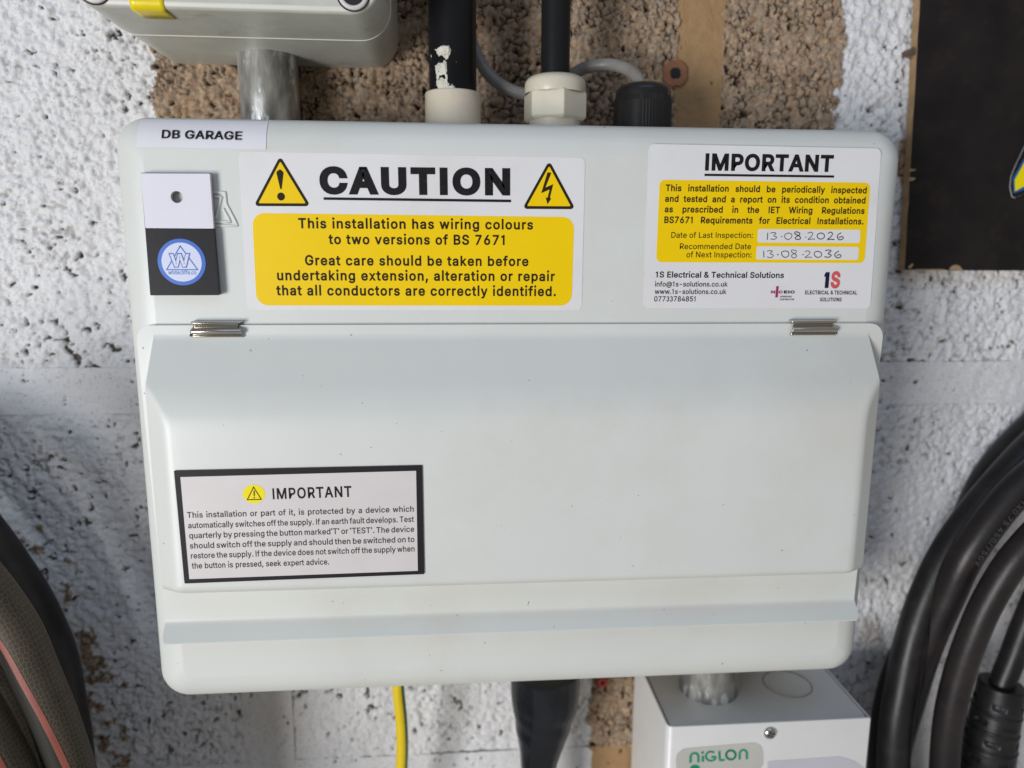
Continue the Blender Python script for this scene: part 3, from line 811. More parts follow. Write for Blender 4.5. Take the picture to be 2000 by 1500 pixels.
def glyph(ch, off):
    """triangles of one letter, thickened by off on every side"""
    if (ch, off) in GCACHE:
        return GCACHE[ch, off]
    vs, fs = [], []
    low = ch.islower() and ch.isalpha()
    ymap = (lambda y: (y * .955 if y <= 746 else 712 + (y - 746) * (1045 - 712) / (1045 - 746)) if low else y)
    loops = [[Vector((x, ymap(y), 0)) for x, y in l] for l in GL[ch][1]]
    if ch == 'i':                                    # lift the dot
        loops = [[p + Vector((0, 60, 0)) for p in l] if min(q.y for q in l) > 720 else l for l in loops]
    area2 = lambda l: sum(p.x * q.y - q.x * p.y for p, q in zip(l, l[1:] + l[:1]))

    def inside(p, l):
        c = False
        for u, v in zip(l, l[1:] + l[:1]):
            if (u.y > p.y) != (v.y > p.y) and p.x < (v.x - u.x) * (p.y - u.y) / (v.y - u.y) + u.x:
                c = not c
        return c
    holes = [l for l in loops if area2(l) > 0]
    for k, l in enumerate(q for q in loops if area2(q) <= 0):
        grp = [l] + [h for h in holes if inside(h[0], l)]
        b = len(vs)
        vs += [(p.x, p.y, k * 2) for g in grp for p in g]
        fs += [tuple(i + b for i in t) for t in tessellate_polygon(grp)]
        if off > 0:
            for g in grp:
                n = len(g)
                o = []
                for i in range(n):
                    a = (g[i] - g[i - 1]).normalized(); c = (g[(i + 1) % n] - g[i]).normalized()
                    na, nc = Vector((-a.y, a.x, 0)), Vector((-c.y, c.x, 0))
                    m = na + nc
                    o.append(g[i] + m * (off / max(m.length_squared / 2, .55)))
                b = len(vs)
                vs += [(p.x, p.y, k * 2 + 1) for p in g] + [(p.x, p.y, k * 2 + 1) for p in o]
                fs += [(b + i, b + (i + 1) % n, b + n + (i + 1) % n, b + n + i) for i in range(n)]
    GCACHE[ch, off] = (vs, fs)
    return vs, fs


def layout(s, off, track, space=None):
    """-> [(char, x, width)], total ink width"""
    out, x = [], 0
    for ch in s:
        adv = GL[ch][0]
        if ch == ' ' and space is not None:
            x += space
            continue
        out.append((ch, x))
        x += adv + track + off * 1.3
    return out


def text(mb, s, p0, p1, cap, Y, off=10, track=0, hs=None, conform=None, slant=0.0, dy=0.0, yfun=None):
    """a line of lettering between two photo points on its baseline (ink left, ink right).
    hs: letter width / height ratio; then the word gaps take up the slack (justified lines)"""
    a, b = pt(*p0, Y), pt(*p1, Y)
    ax = Vector((b.x - a.x, b.z - a.z))
    Wd = ax.length
    ux = ax.normalized()
    uy = Vector((-ux.y, ux.x))
    mid = ((p0[0] + p1[0]) / 2, (p0[1] + p1[1]) / 2)
    u, v = pt(mid[0], mid[1], Y), pt(mid[0], mid[1] - cap, Y)
    sy = (v - u).length / (1000 + 2 * off)

    def ink(sp):
        L = layout(s, off, track, sp)
        xs0 = min(p[0] for p in glyph(L[0][0], off)[0]) + L[0][1]
        xs1 = max(p[0] for p in glyph(L[-1][0], off)[0]) + L[-1][1]
        return L, xs0, xs1
    if hs is None:
        L, x0, x1 = ink(None)
        sx = Wd / (x1 - x0)
    else:
        sx = sy * hs
        L, x0, x1 = ink(0)
        sp = (Wd / sx - (x1 - x0)) / s.count(' ')
        if sp < 270:                                 # a full line: condense the letters instead
            sp = 270
            sx = Wd / (x1 - x0 + sp * s.count(' '))
        L, x0, x1 = ink(sp)
    for ch, x in L:
        vs, fs = glyph(ch, off)
        o = []
        for gx, gy, gk in vs:
            q = Vector((a.x, a.z)) + ux * ((gx + x - x0) * sx + slant * gy * sy) + uy * ((gy + off) * sy)
            o.append((q.x, (yfun(q.x, q.y) if yfun else Y - dy) + gk * .000006, q.y))
        mb.add(o, fs)


def flat(mb, pix, Y, dy=0.0):
    """filled outline given by photo points on the plane y = Y"""
    q = [pt(x, y, Y) for x, y in pix]
    mb.add([(p.x, Y - dy, p.z) for p in q], [tuple(t) for t in tessellate_polygon([[Vector((p.x, p.z, 0)) for p in q]])])


def stroke(mb, pix, wpx, Y, dy=0.0, closed=False, seg=4):
    """printed line along photo points"""
    q = [Vector((p.x, p.z)) for p in (pt(x, y, Y) for x, y in pix)]
    w = px2m(wpx, Y) / 2
    n = len(q)
    k = 0
    for i in range(n if closed else n - 1):
        a, b = q[i], q[(i + 1) % n]
        t = (b - a).normalized()
        m = Vector((-t.y, t.x)) * w
        e = t * w if closed else t * 0
        z = Y - dy - .000002 * (k % 2)
        k += 1
        mb.add([((a - e + m).x, z, (a - e + m).y), ((b + e + m).x, z, (b + e + m).y), ((b + e - m).x, z, (b + e - m).y), ((a - e - m).x, z, (a - e - m).y)], [(0, 1, 2, 3)])


def disc(mb, c, rx, ry, Y, dy=0.0, n=40, hole=0.0):
    p = pt(c[0], c[1], Y)
    a, b = px2m(rx, Y), px2m(ry, Y)
    o = [(p.x + a * math.cos(2 * math.pi * i / n), Y - dy, p.z + b * math.sin(2 * math.pi * i / n)) for i in range(n)]
    if hole:
        h = [(p.x + a * hole * math.cos(2 * math.pi * i / n), Y - dy, p.z + b * hole * math.sin(2 * math.pi * i / n)) for i in range(n)]
        mb.add(o + h, [(i, (i + 1) % n, n + (i + 1) % n, n + i) for i in range(n)])
    else:
        mb.add(o, [tuple(range(n))])


def rpoly_px(pix, r, seg=5):
    return rounded([(x, y) for x, y in pix], r, seg)

# ------------------------------------------------------------------ consumer unit
HW, HH, YF = .1928, .1490, -.004      # half width, half height, depth of the front face
ZC = -.0015                            # its centre is a little below the origin
HT, HL = HH + ZC, -HH + ZC            # top and bottom
unit = thing('consumer_unit', 'pale grey metal distribution board with hinged door, chrome clips and warning stickers, in the middle', 'consumer unit', (0, YW, HL))
RO = .0155
# how the pressed front cover falls away towards its edge: (distance from the edge, depth)
COVER = [(0.0, .0085), (.0002, .0060), (.0008, .0040), (.0018, .0024), (.0032, .0010), (.0046, -.0001), (.0062, -.0012), (.0080, -.0022), (.0098, -.0029),
         (.0116, -.0034), (.0134, -.00375), (.0153, -.0040)]


def edge_dist(x, z):
    qx, qz = abs(x) - (HW - RO), abs(z - ZC) - (HH - RO)
    return RO - (math.hypot(max(qx, 0), max(qz, 0)) + min(max(qx, qz), 0))


def cover_y(x, z):
    d = edge_dist(x, z)
    for (d0, y0), (d1, y1) in zip(COVER, COVER[1:]):
        if d <= d1:
            return y0 + (y1 - y0) * max(0, (d - d0) / (d1 - d0))
    return YF


def outline(d, n=10):
    r = max(RO - d, .0065)
    w, h = HW - d, HH - d
    o = []
    for cx, cz, a in ((w - r, h - r, 0), (-w + r, h - r, 90), (-w + r, -h + r, 180), (w - r, -h + r, 270)):
        for k in range(n + 1):
            t = R(a + 90 * k / n)
            o.append((cx + r * math.cos(t), cz + ZC + r * math.sin(t)))
    return o


mb = MB()
rings = [[(x, YW - .0005, z) for x, z in outline(0)], [(x, .012, z) for x, z in outline(0)]]
rings += [[(x, y, z) for x, z in outline(d)] for d, y in COVER]
rings.append([(x, YF, z) for x, z in outline(.0153)])
rings_mesh(mb, rings[:-1], True)
mb.add([(p[0], YF, p[2]) for p in rings[-2]], [tuple(range(len(rings[-2])))])
enc = fix_normals(mb.build('enclosure', M['coat'], unit))

# door: a pressed sheet, described by its height over the cover
ZD, ZE = .0505, -.1105
YD = -.0062                            # face of the door's flat rim
ZU, ZL0 = .0447, -.1022                # where the bulge starts, where the finger lip starts
XB = .1785                             # half width of the bulge
DB = .0215                             # its height


def smin(a, b, k):
    h = max(k - abs(a - b), 0) / k
    return min(a, b) - h * h * k * .25


def half(z):
    w = .1864 + (.1838 - .1864) * (ZD - z) / (ZD - ZE)
    r = .0075
    if z > ZD - r:
        t = z - (ZD - r)
        w -= r - math.sqrt(max(0, r * r - t * t))
    r = .0040
    if z < ZE + r:
        t = (ZE + r) - z
        w -= r - math.sqrt(max(0, r * r - t * t))
    return w


def bulge(x, z):
    ax = abs(x)
    if ax > XB or z > ZU + .003:
        return 0.0
    up = (ZU - z) * .655
    up = smin(up, DB, .0075)
    if up < .0012:
        up = max(0.0, (up + .0012) ** 2 / .0048) if up > -.0012 else 0.0
    ch = .0142 + (XB - ax) / .0105 * (DB - .0142)
    h = smin(up, smin(ch, DB, .0022), .0016)
    zb = -.0812
    if z < zb:
        return 0.0
    rb = .0085
    if z < zb + rb:
        t = (zb + rb - z) / rb
        h = min(h, DB * 1.0) * (max(0.0, 1 - t ** 2.6)) ** (1 / 2.2)
    return max(h, 0.0)


def lip(z):
    t = (ZL0 - z) / (ZL0 - ZE)
    if t <= -.12:
        return 0.0
    y = .0086 * (max(0, t + .12) ** 2 / .48 if t < .12 else t)
    if z < ZE + .0009:
        q = (ZE + .0009 - z) / .0009
        y -= .0009 * (1 - math.sqrt(max(0, 1 - q * q)))
    return y


xs = list(np.arange(-.1656, .1657, .0046))
side = list(np.arange(.1660, .1784, .0005)) + [.17835, .1785, .17855, .1788, .1800]
xs = [-v for v in side[::-1]] + xs + side
zs = []
z = ZD
while z > ZE:
    zs.append(z)
    if z > ZD - .0075: z -= .0004
    elif z > .047: z -= .0006
    elif z > .003: z -= .0008
    elif z > -.0715: z -= .003
    elif z > -.0822: z -= .0003
    elif z > -.100: z -= .002
    elif z > ZE + .005: z -= .0006
    elif z > ZE + .0012: z -= .00035
    else: z -= .0001
zs.append(ZE)
V, F = [], []
ncol = len(xs) + 6
for z in zs:
    w = half(z)
    row = []
    for x in xs:
        row.append(max(-w, min(w, x)) if abs(x) > w else x)
    ext = [.35, .75, 1.0]
    lo = min(.1801, w)
    left = [-(lo + (w - lo) * t) for t in ext[::-1]]
    right = [lo + (w - lo) * t for t in ext]
    for x in left + row + right:
        V.append((x, YD - bulge(x, z) - lip(z), z))
nr = len(zs)
for j in range(nr - 1):
    for i in range(ncol - 1):
        a = j * ncol + i
        F.append((a, a + ncol, a + ncol + 1, a + 1))
# turned-back rim
rim = [i for i in range(ncol)] + [j * ncol + ncol - 1 for j in range(1, nr)] + [(nr - 1) * ncol + i for i in range(ncol - 2, -1, -1)] + [j * ncol for j in range(nr - 2, 0, -1)]
b = len(V)
for i in rim:
    x, y, z = V[i]
    V.append((x, y + (.0021 if z > ZL0 else .0014), z))
mb = MB()
mb.add(V[:b], F, True)
n = len(rim)
mb.add([V[i] for i in rim] + V[b:], [(i, (i + 1) % n, n + (i + 1) % n, n + i) for i in range(n)])
door = mb.build('door', M['coat'], unit)

# spring clips that hinge the door
PROF = [(.0020, .0012), (-.0006, .0012), (-.0016, .0010), (-.0021, .0004), (-.0019, -.0003), (-.0012, -.0009), (-.0009, -.0014), (-.0013, -.0018), (-.0026, -.0024), (-.0034, -.0033),
        (-.0036, -.0041), (-.0032, -.0049), (-.0022, -.0055), (-.0014, -.0058), (-.0017, -.0062), (-.0021, -.0067), (-.0019, -.0072), (-.0008, -.0075), (.0006, -.0075)]
for (xa, xb, yt, yb, notch) in ((373, 472.5, 627, 657, 1), (1546, 1635, 625, 652, 1)):
    a, c = pt(xa, (yt + yb) / 2, YD - .002), pt(xb, (yt + yb) / 2, YD - .002)
    top = pt((xa + xb) / 2, yt, YD - .001).z - .0012
    mb = MB()
    prof = []
    for (p, q) in zip(PROF, PROF[1:]):
        for k in range(3):
            prof.append((p[0] + (q[0] - p[0]) * k / 3, p[1] + (q[1] - p[1]) * k / 3))
    prof.append(PROF[-1])
    rings = []
    for s in (0, .03, .5, .97, 1):
        r = []
        for (y, z) in prof:
            vn = max(0, 1 - abs(z + .0010) / .0022)
            x0, x1 = a.x + .0009 * vn, c.x - .0022 * vn
            k = 1 - .05 * (s in (0, 1))
            r.append((x0 + (x1 - x0) * s, YD + y * k, top + z * .9))
        rings.append(r)
    rings_mesh(mb, rings, True, closed=False)
    h = fix_normals(mb.build('hinge_clip', M['chrome'], unit))
    sm = h.modifiers.new('thickness', 'SOLIDIFY')
    sm.thickness = .0004
    mb = MB()
    hx = (376, 656) if xa < 800 else (1623, 650)
    p = pt(hx[0] + 4, hx[1], YD)
    prism(mb, rounded([(p.x - .0022, p.z - .0010), (p.x + .0022, p.z - .0010), (p.x + .0022, p.z + .0012), (p.x - .0022, p.z + .0012)], .0009, 4), YD - .00018, YD + .0004)
    fix_normals(mb.build('hinge_slot', M['hole'], unit))

# pressed emblem, half hidden by the key tag
mb = MB()
yq = YF - .00005
for path in ([(408, 376), (440, 376), (442, 398), (464, 440), (400, 442)], [(420, 384), (433, 385), (421, 427)], [(436, 407), (450, 433), (412, 434)]):
    P = [Vector((p.x, YF, p.z)) for p in (pt(x, y, YF) for x, y in path)]
    Q = []
    for u, v in zip(P, P[1:]):
        Q += [u + (v - u) * k / 5 for k in range(5)]
    Q.append(P[-1])
    tube(mb, Q, .00075, 10)
em = mb.build('embossed_emblem', M['emboss'], unit)

# ---- name strip on the sloping top edge
YT = -.0030
q = [pt(x, y, yy) for (x, y), yy in zip(((273, 231.5), (522.5, 235.5), (521, 292.5), (268.5, 288)), (.0010, .0010, YT, YT))]
mb = MB()
nu, nv = 10, 14
vs = []
for j in range(nv + 1):
    for i in range(nu + 1):
        s, t = i / nu, j / nv
        u = (q[0] * (1 - s) + q[1] * s) * (1 - t) + (q[3] * (1 - s) + q[2] * s) * t
        vs.append((u.x, cover_y(u.x, u.z) - .00030, u.z))
mb.add(vs, [(j * (nu + 1) + i, j * (nu + 1) + i + 1, (j + 1) * (nu + 1) + i + 1, (j + 1) * (nu + 1) + i) for j in range(nv) for i in range(nu)], True)
rimi = [i for i in range(nu + 1)] + [j * (nu + 1) + nu for j in range(1, nv + 1)] + [nv * (nu + 1) + i for i in range(nu - 1, -1, -1)] + [j * (nu + 1) for j in range(nv - 1, 0, -1)]
mb.add([vs[i] for i in rimi] + [(vs[i][0], vs[i][1] + .0003, vs[i][2]) for i in rimi], [(i, (i + 1) % len(rimi), len(rimi) + (i + 1) % len(rimi), len(rimi) + i) for i in range(len(rimi))])
strip = fix_normals(mb.build('name_strip', M['paper'], unit))
mb = MB()
text(mb, 'DB GARAGE', (318, 271), (474, 274.3), 17.5, -.0022, off=34, track=-10, yfun=lambda x, z: cover_y(x, z) - .00075)
mb.build('lettering', M['ink'], strip)


def layer(k):
    return YF - .00022 - .00009 * k


def warning_triangle(parent, apex, bl, br, Y, r, wpx):
    o = rpoly_px([apex, br, bl], r, 5)
    cx, cy = (apex[0] + bl[0] + br[0]) / 3, (apex[1] + bl[1] + br[1]) / 3
    rin = abs(bl[1] - cy)
    k = 1 - wpx / rin
    mb = MB()
    flat(mb, o, Y)
    t = mb.build('warning_triangle', M['brownink'], parent)
    mb = MB()
    i = rpoly_px([(cx + (x - cx) * k, cy + (y - cy) * k) for x, y in (apex, br, bl)], 1.5, 3)
    flat(mb, i, Y - .00007)
    mb.build('yellow_panel', M['yellow'], parent)
    return t


# ---- large caution sticker
st = sheet('caution_sticker', [(465.5, 296), (1143, 308), (1136, 606), (483.5, 606)], layer(0), 11, M['sticker'], unit)
sheet('yellow_panel', [(492.5, 416), (1121.5, 424), (1116.5, 597), (501, 596.5)], layer(1), 22, M['yellow'], st, .00008)
warning_triangle(st, (547, 304), (495.5, 402.5), (607, 402.8), layer(1), 5.5, 5.6)
warning_triangle(st, (1072.7, 313), (1020, 408), (1124, 408.5), layer(1), 5.5, 5.6)
mb = MB()
flat(mb, rpoly_px([(539.4, 336), (546.7, 330), (553.8, 336.5), (550, 369.5), (547.4, 369.5)], [4, 3, 4, 1, 1], 4), layer(3))
mb.build('exclamation_stroke', M['brownink'], st)
mb = MB()
disc(mb, (548.8, 383.8), 7, 7.2, layer(3))
mb.build('exclamation_dot', M['brownink'], st)
mb = MB()
z7 = lambda x, y: (620 + x * .255, 300 + y * .255)
flat(mb, [z7(*p) for p in ((1762, 143), (1791, 147), (1746, 260), (1806, 234), (1780, 339), (1790, 344), (1762, 388), (1748, 336), (1762, 339), (1778, 275), (1714, 303))], layer(3))
mb.build('lightning_bolt', M['brownink'], st)
mb = MB()
text(mb, 'CAUTION', (624.8, 379.5), (996.3, 382), 54, layer(2), off=90, track=44)
flat(mb, [(632, 385.3), (998, 390), (998, 395), (632, 390.3)], layer(2))
mb.build('heading', M['ink'], st)
mb = MB()
kw = dict(off=46, track=66)
for s, a, b in (('This installation has wiring colours', (583, 446), (1041, 448.5)),
                ('to two versions of BS 7671', (642, 477), (985.5, 478.7)),
                ('Great care should be taken before', (596, 518.3), (1032, 520)),
                ('undertaking extension, alteration or repair', (541.5, 547.6), (1083.5, 549.3)),
                ('that all conductors are correctly identified.', (540, 577), (1085.5, 578.6))):
    text(mb, s, a, b, 20, layer(2), **kw)
mb.build('lettering', M['brownink'], st)

# ---- inspection sticker
st = sheet('inspection_sticker', [(1267, 281), (1721.5, 290), (1699.5, 602.5), (1256, 602)], layer(0), 11, M['sticker'], unit)
sheet('yellow_panel', [(1288.5, 351), (1700, 357), (1688.5, 513.8), (1281.5, 512)], layer(1), 11, M['yellow'], st, .00008)
sheet('date_box', [(1480.6, 447.3), (1680.6, 448.6), (1679.5, 474.8), (1479.4, 473.8)], layer(2), 4, M['sticker'], st, .00008)
sheet('date_box', [(1478.2, 480.8), (1677.8, 482.2), (1676, 507.8), (1476.4, 506.8)], layer(2), 4, M['sticker'], st, .00008)
mb = MB()
text(mb, 'IMPORTANT', (1376.8, 333.2), (1626.5, 336), 33.5, layer(2), off=66, track=-10)
flat(mb, [(1376, 339.3), (1629, 342.6), (1629, 347), (1376, 343.7)], layer(2))
mb.build('heading', M['ink'], st)
mb = MB()
for s, a, b in (('This installation should be periodically inspected', (1300, 373.3), (1692.3, 378)),
                ('and tested and a report on its condition obtained', (1298.8, 394.3), (1690, 397.7)),
                ('as prescribed in the IET Wiring Regulations', (1298, 414.8), (1688.3, 418)),
                ('BS7671 Requirements for Electrical Installations.', (1297.3, 435.8), (1686.3, 438.6))):
    text(mb, s, a, b, 13, layer(2), off=46, track=4, hs=.93)
for s, a, b in (('Date of Last Inspection:', (1311, 464.4), (1470, 464.8)), ('Recommended Date', (1327.6, 486.6), (1466.5, 486.8)),
                ('of Next Inspection:', (1340.5, 502.6), (1467.6, 503))):
    text(mb, s, a, b, 11.2, layer(2), off=14)
mb.build('lettering', M['brownink'], st)
mb = MB()


def pen(s, x0, x1, y, h):
    """hand-written digits as pen strokes"""
    D = {'1': [[(.5, 1), (.45, 0)]], '3': [[(.05, .9), (.5, 1), (.85, .85), (.45, .55), (.9, .3), (.55, .02), (0, .12)]],
         '0': [[(.5, .95), (.05, .75), (.05, .3), (.45, .03), (.95, .3), (.95, .75), (.5, .95)]],
         '8': [[(.8, .9), (.3, 1), (.1, .75), (.8, .4), (.85, .1), (.35, 0), (.1, .25), (.75, .65), (.8, .9)]],
         '2': [[(.05, .8), (.4, 1), (.75, .8), (.5, .4), (0, .05), (.5, .08), (1.0, .03)]],
         '6': [[(.7, 1), (.25, .7), (.05, .3), (.4, 0), (.9, .15), (.85, .42), (.3, .35)]], '.': [[(.1, .38), (.35, .40)]]}
    adv = {'1': .95, '.': .62}
    tot = sum(adv.get(c, 1.35) for c in s) - .35
    k = (x1 - x0) / tot
    x = x0
    for c in s:
        for st_ in D[c]:
            ja, jb, jc = random.uniform(-.07, .07), random.uniform(.90, 1.08), random.uniform(-.10, .10)
            P = catmull([Vector((x + (u + ja + jc * v + random.uniform(-.04, .04)) * k, y - (v * jb + random.uniform(-.04, .04)) * h, 0)) for u, v in st_], 5)
            stroke(mb, [(p.x, p.y) for p in P], random.uniform(1.4, 1.95), layer(3))
        x += adv.get(c, 1.35) * k


pen('13.08.2026', 1493, 1648, 468, 14.5)
pen('13.08.2036', 1485, 1643, 503.3, 14.5)
mb.build('handwritten_date', M['pen'], st)
mb = MB()
text(mb, '1S Electrical & Technical Solutions', (1280.3, 542), (1530.8, 543.2), 11.6, layer(2), off=36, track=-8)
text(mb, 'info@1s-solutions.co.uk', (1279, 559.6), (1421, 559.8), 9.8, layer(2), off=20)
text(mb, 'www.1s-solutions.co.uk', (1278.5, 574.2), (1418.5, 574.4), 9.8, layer(2), off=20)
text(mb, '07733784851', (1277.5, 588.8), (1358, 588.9), 10.2, layer(2), off=20)
mb.build('contact_lettering', M['ink'], st)
z6 = lambda x, y: (1480 + x * .12, 510 + y * .12)
mb = MB()
flat(mb, [z6(*p) for p in ((1110, 180), (1172, 180), (1150, 438), (1088, 438), (1104, 252), (1082, 252), (1086, 222))], layer(2))
mb.build('logo_numeral', M['navy'], st)
mb = MB()
text(mb, 'S', (1621.4, 563), (1639.8, 563), 33, layer(2), off=72)
mb.build('logo_letter', M['red'], st)
mb = MB()
text(mb, 'ELECTRICAL & TECHNICAL', (1572.4, 575), (1674, 575.4), 7.6, layer(2), off=38, slant=-.05)
text(mb, 'SOLUTIONS', (1601.4, 588.6), (1643.4, 588.8), 7.4, layer(2), off=38)
mb.build('logo_lettering', M['plum'], st)
mb = MB()
flat(mb, [z6(*p) for p in ((301, 408), (341, 408), (325, 592), (284, 592))], layer(2))
text(mb, 'N', z6(214, 526), z6(282, 526), 5.6, layer(2), off=80)
text(mb, 'C', z6(336, 526), z6(406, 526), 5.6, layer(2), off=80)
mb.build('certification_mark', M['magenta'], st)
mb = MB()
text(mb, 'EIC', z6(424, 526), z6(604, 526), 5.6, layer(2), off=80)
text(mb, 'APPROVED', z6(362, 590), z6(552, 590), 3, layer(2), off=40)
text(mb, 'CONTRACTOR', z6(358, 636), z6(590, 636), 3.2, layer(2), off=40)
mb.build('certification_lettering', M['ink'], st)

# ---- black bordered notice on the door
YN = YD - DB - .00030
z9 = lambda x, y: (320 + x * .265, 890 + y * .265)
st = sheet('test_notice', [(339.5, 919.3), (824.5, 908.8), (828.8, 1121.3), (360.3, 1139.8)], YN, 2, M['frame'], unit, .0003)
sheet('notice_panel', [(352.2, 931.8), (812.6, 919.7), (816.1, 1114.8), (369.8, 1131.2)], YN - .00009, .5, M['plate'], st, .00008)
mb = MB()
disc(mb, z9(664, 283), 21.6, 19.4, YN - .00018)
mb.build('yellow_disc', M['yellow2'], st)
mb = MB()
stroke(mb, [z9(661, 232), z9(718, 322), z9(615, 325)], 1.7, YN - .00027, closed=True)
stroke(mb, [z9(665, 258), z9(666, 298)], 2.2, YN - .00027)
disc(mb, z9(666, 309), 1.4, 1.4, YN - .00027, n=10)
mb.build('symbol', M['ink'], st)
mb = MB()
text(mb, 'IMPORTANT', (533, 975.4), (687, 970.5), 21.5, YN - .00018, off=38, track=60)
mb.build('heading', M['ink'], st)
mb = MB()
for s, a, b in (('This installation or part of it, is protected by a device which', (365.8, 1011.8), (808, 999.4)),
                ('automatically switches off the supply. If an earth fault develops. Test', (367.7, 1032), (808.4, 1019.4)),
                ('quarterly by pressing the button marked”T” or “TEST”. The device', (369.6, 1051.8), (809, 1038.8)),
                ('should switch off the supply and should then be switched on to', (371, 1071.7), (809.5, 1058.7)),
                ('restore the supply. If the device does not switch off the supply when', (373, 1091.2), (809.7, 1077.2))):
    text(mb, s, a, b, 11.5, YN - .00018, off=24, track=6, hs=.92)
text(mb, 'the button is pressed, seek expert advice.', (374.9, 1110.8), (642.8, 1102.6), 11.5, YN - .00018, off=24, track=6)
mb.build('lettering', M['greyink'], st)

# ------------------------------------------------------------------ key tag
YK = YF - .0042
tg = thing('key_tag', 'small plastic tag, white above black with round blue logo, left of the caution sticker', 'tag', tuple(pt(355, 577, YF)))


def slab(name, px, y0, y1, m, parent, hole=None):
    q = [pt(x, y, y0) for x, y in px]
    poly = rounded([(p.x, p.z) for p in q], .0004, 3)
    loops = [[Vector((p[0], p[1], 0)) for p in poly]]
    if hole:
        h = pt(*hole[:2], y0)
        loops.append([Vector((h.x + px2m(hole[2], y0) * math.cos(a), h.z + px2m(hole[2], y0) * math.sin(a), 0)) for a in [-2 * math.pi * i / 28 for i in range(28)]])
    mb = MB()
    flatv = [p for l in loops for p in l]
    mb.add([(p.x, y0, p.y) for p in flatv], [tuple(t) for t in tessellate_polygon(loops)])
    for l in loops:
        n = len(l)
        mb.add([(p.x, y0, p.y) for p in l] + [(p.x, y1, p.y) for p in l], [(i, (i + 1) % n, n + (i + 1) % n, n + i) for i in range(n)], len(l) > 20)
    return fix_normals(mb.build(name, m, parent))


slab('back_plate', [(275, 337.5), (408.5, 338), (429, 576), (293.5, 577)], YF - .0019, YF - .0002, M['tagblack'], tg, (345, 385, 15))
slab('white_plate', [(275, 338.5), (409.5, 339), (417, 446.5), (284, 445.5)], YK, YF - .0020, M['tagwhite'], tg, (345, 384.8, 10.8))
bp = slab('black_plate', [(284, 446), (417.5, 448), (428, 576.5), (293.5, 577)], YK - .0002, YF - .0020, M['tagblack'], tg)
mb = MB()
disc(mb, (354.8, 512), 43.5, 43, YK - .0004, n=56)
mb.build('logo_ring', M['blue'], bp)
mb = MB()
disc(mb, (354.8, 512), 36.4, 36, YK - .0005, n=56)
mb.build('logo_disc', M['paleblue'], bp)
mb = MB()
stroke(mb, [(351.8, 480.5), (386, 526.8), (325.4, 526.8)], 1.8, YK - .0006, closed=True)
text(mb, 'W', (331, 522.8), (373.5, 522.8), 28.5, YK - .00068, off=105)
text(mb, 'whitecliffe.co', (328.8, 536.0), (383.5, 536.0), 8.4, YK - .0006, off=0)
mb.build('logo_print', M['blue'], bp)
mb = MB()
text(mb, 'W', (333.5, 521), (371, 521), 24.8, YK - .00076, off=50)
mb.build('logo_letter', M['paleblue'], bp)

# ------------------------------------------------------------------ junction box, top left
jb = thing('junction_box', 'grey plastic junction box with yellow tape on its lid, cut by the top edge', 'junction box', (-.136, YW, .1915))
JX0, JX1, JZ0, JZ1 = -.2055, -.0655, .1916, .315


def rounded_box(name, x0, x1, z0, z1, r, y_back, y_front, f, m, parent, n=7, draft=0.0):
    rings = []
    prof = [(0.0, y_back), (0.0 + draft, y_front + f)]
    for k in range(1, n + 1):
        a = R(90 * k / n)
        prof.append((draft + f * (1 - math.cos(a)), y_front + f * (1 - math.sin(a))))
    prof.append((draft + f + .0004, y_front))
    for d, y in prof:
        rings.append([(p[0], y, p[1]) for p in rrect(x0 + d, x1 - d, z0 + d, z1 - d, max(r - d, .0005), 8)])
    mb = MB()
    rings_mesh(mb, rings, True)
    mb.add(rings[-1], [tuple(range(len(rings[-1])))])
    return fix_normals(mb.build(name, m, parent))


rounded_box('base', JX0 + .0006, JX1 - .0006, JZ0 + .0006, JZ1 - .0006, .0150, YW - .001, .0378, .0006, M['jbox'], jb)
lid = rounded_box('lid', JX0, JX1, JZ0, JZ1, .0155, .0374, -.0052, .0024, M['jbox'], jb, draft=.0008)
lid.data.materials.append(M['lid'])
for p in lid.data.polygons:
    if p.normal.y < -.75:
        p.material_index = 1  # faces towards the room take the paler, lit colour
mb = MB()
r0 = [(p[0], .0362, p[1]) for p in rrect(JX0 - .0003, JX1 + .0003, JZ0 - .0003, JZ1, .0158, 8)]
r1 = [(p[0], .0372, p[1]) for p in rrect(JX0 - .0003, JX1 + .0003, JZ0 - .0003, JZ1, .0158, 8)]
rb = [(p[0], .0362, p[1]) for p in rrect(JX0 + .002, JX1 - .002, JZ0 + .002, JZ1, .0135, 8)]
rc = [(p[0], .0372, p[1]) for p in rrect(JX0 + .002, JX1 - .002, JZ0 + .002, JZ1, .0135, 8)]
rings_mesh(mb, [rb, r0, r1, rc], False)
fix_normals(mb.build('lid_lip', M['lid'], jb))
for c in ((690, -12), (184, -26)):
    p = pt(c[0], c[1], -.0052)
    mb = MB()
    for (ra, rb_, y0, y1) in ((.0050, .0070, -.0062, -.0050),):
        rings = []
        for (r, y) in ((ra, y1), (ra, y0 + .0004), (ra + .0004, y0), (rb_ - .0006, y0), (rb_, y0 + .0006), (rb_, y1)):
            rings.append([(p.x + r * math.cos(2 * math.pi * i / 32), y, p.z + r * math.sin(2 * math.pi * i / 32)) for i in range(32)])
        rings_mesh(mb, rings, True)
    s = fix_normals(mb.build('lid_screw', M['screwcap'], jb))
    mb = MB()
    disc(mb, c, 30.5, 30.5, -.00535, n=36, hole=.86)
    disc(mb, c, 20, 20, -.00545, n=30)
    mb.build('screw_recess', M['hole'], s)

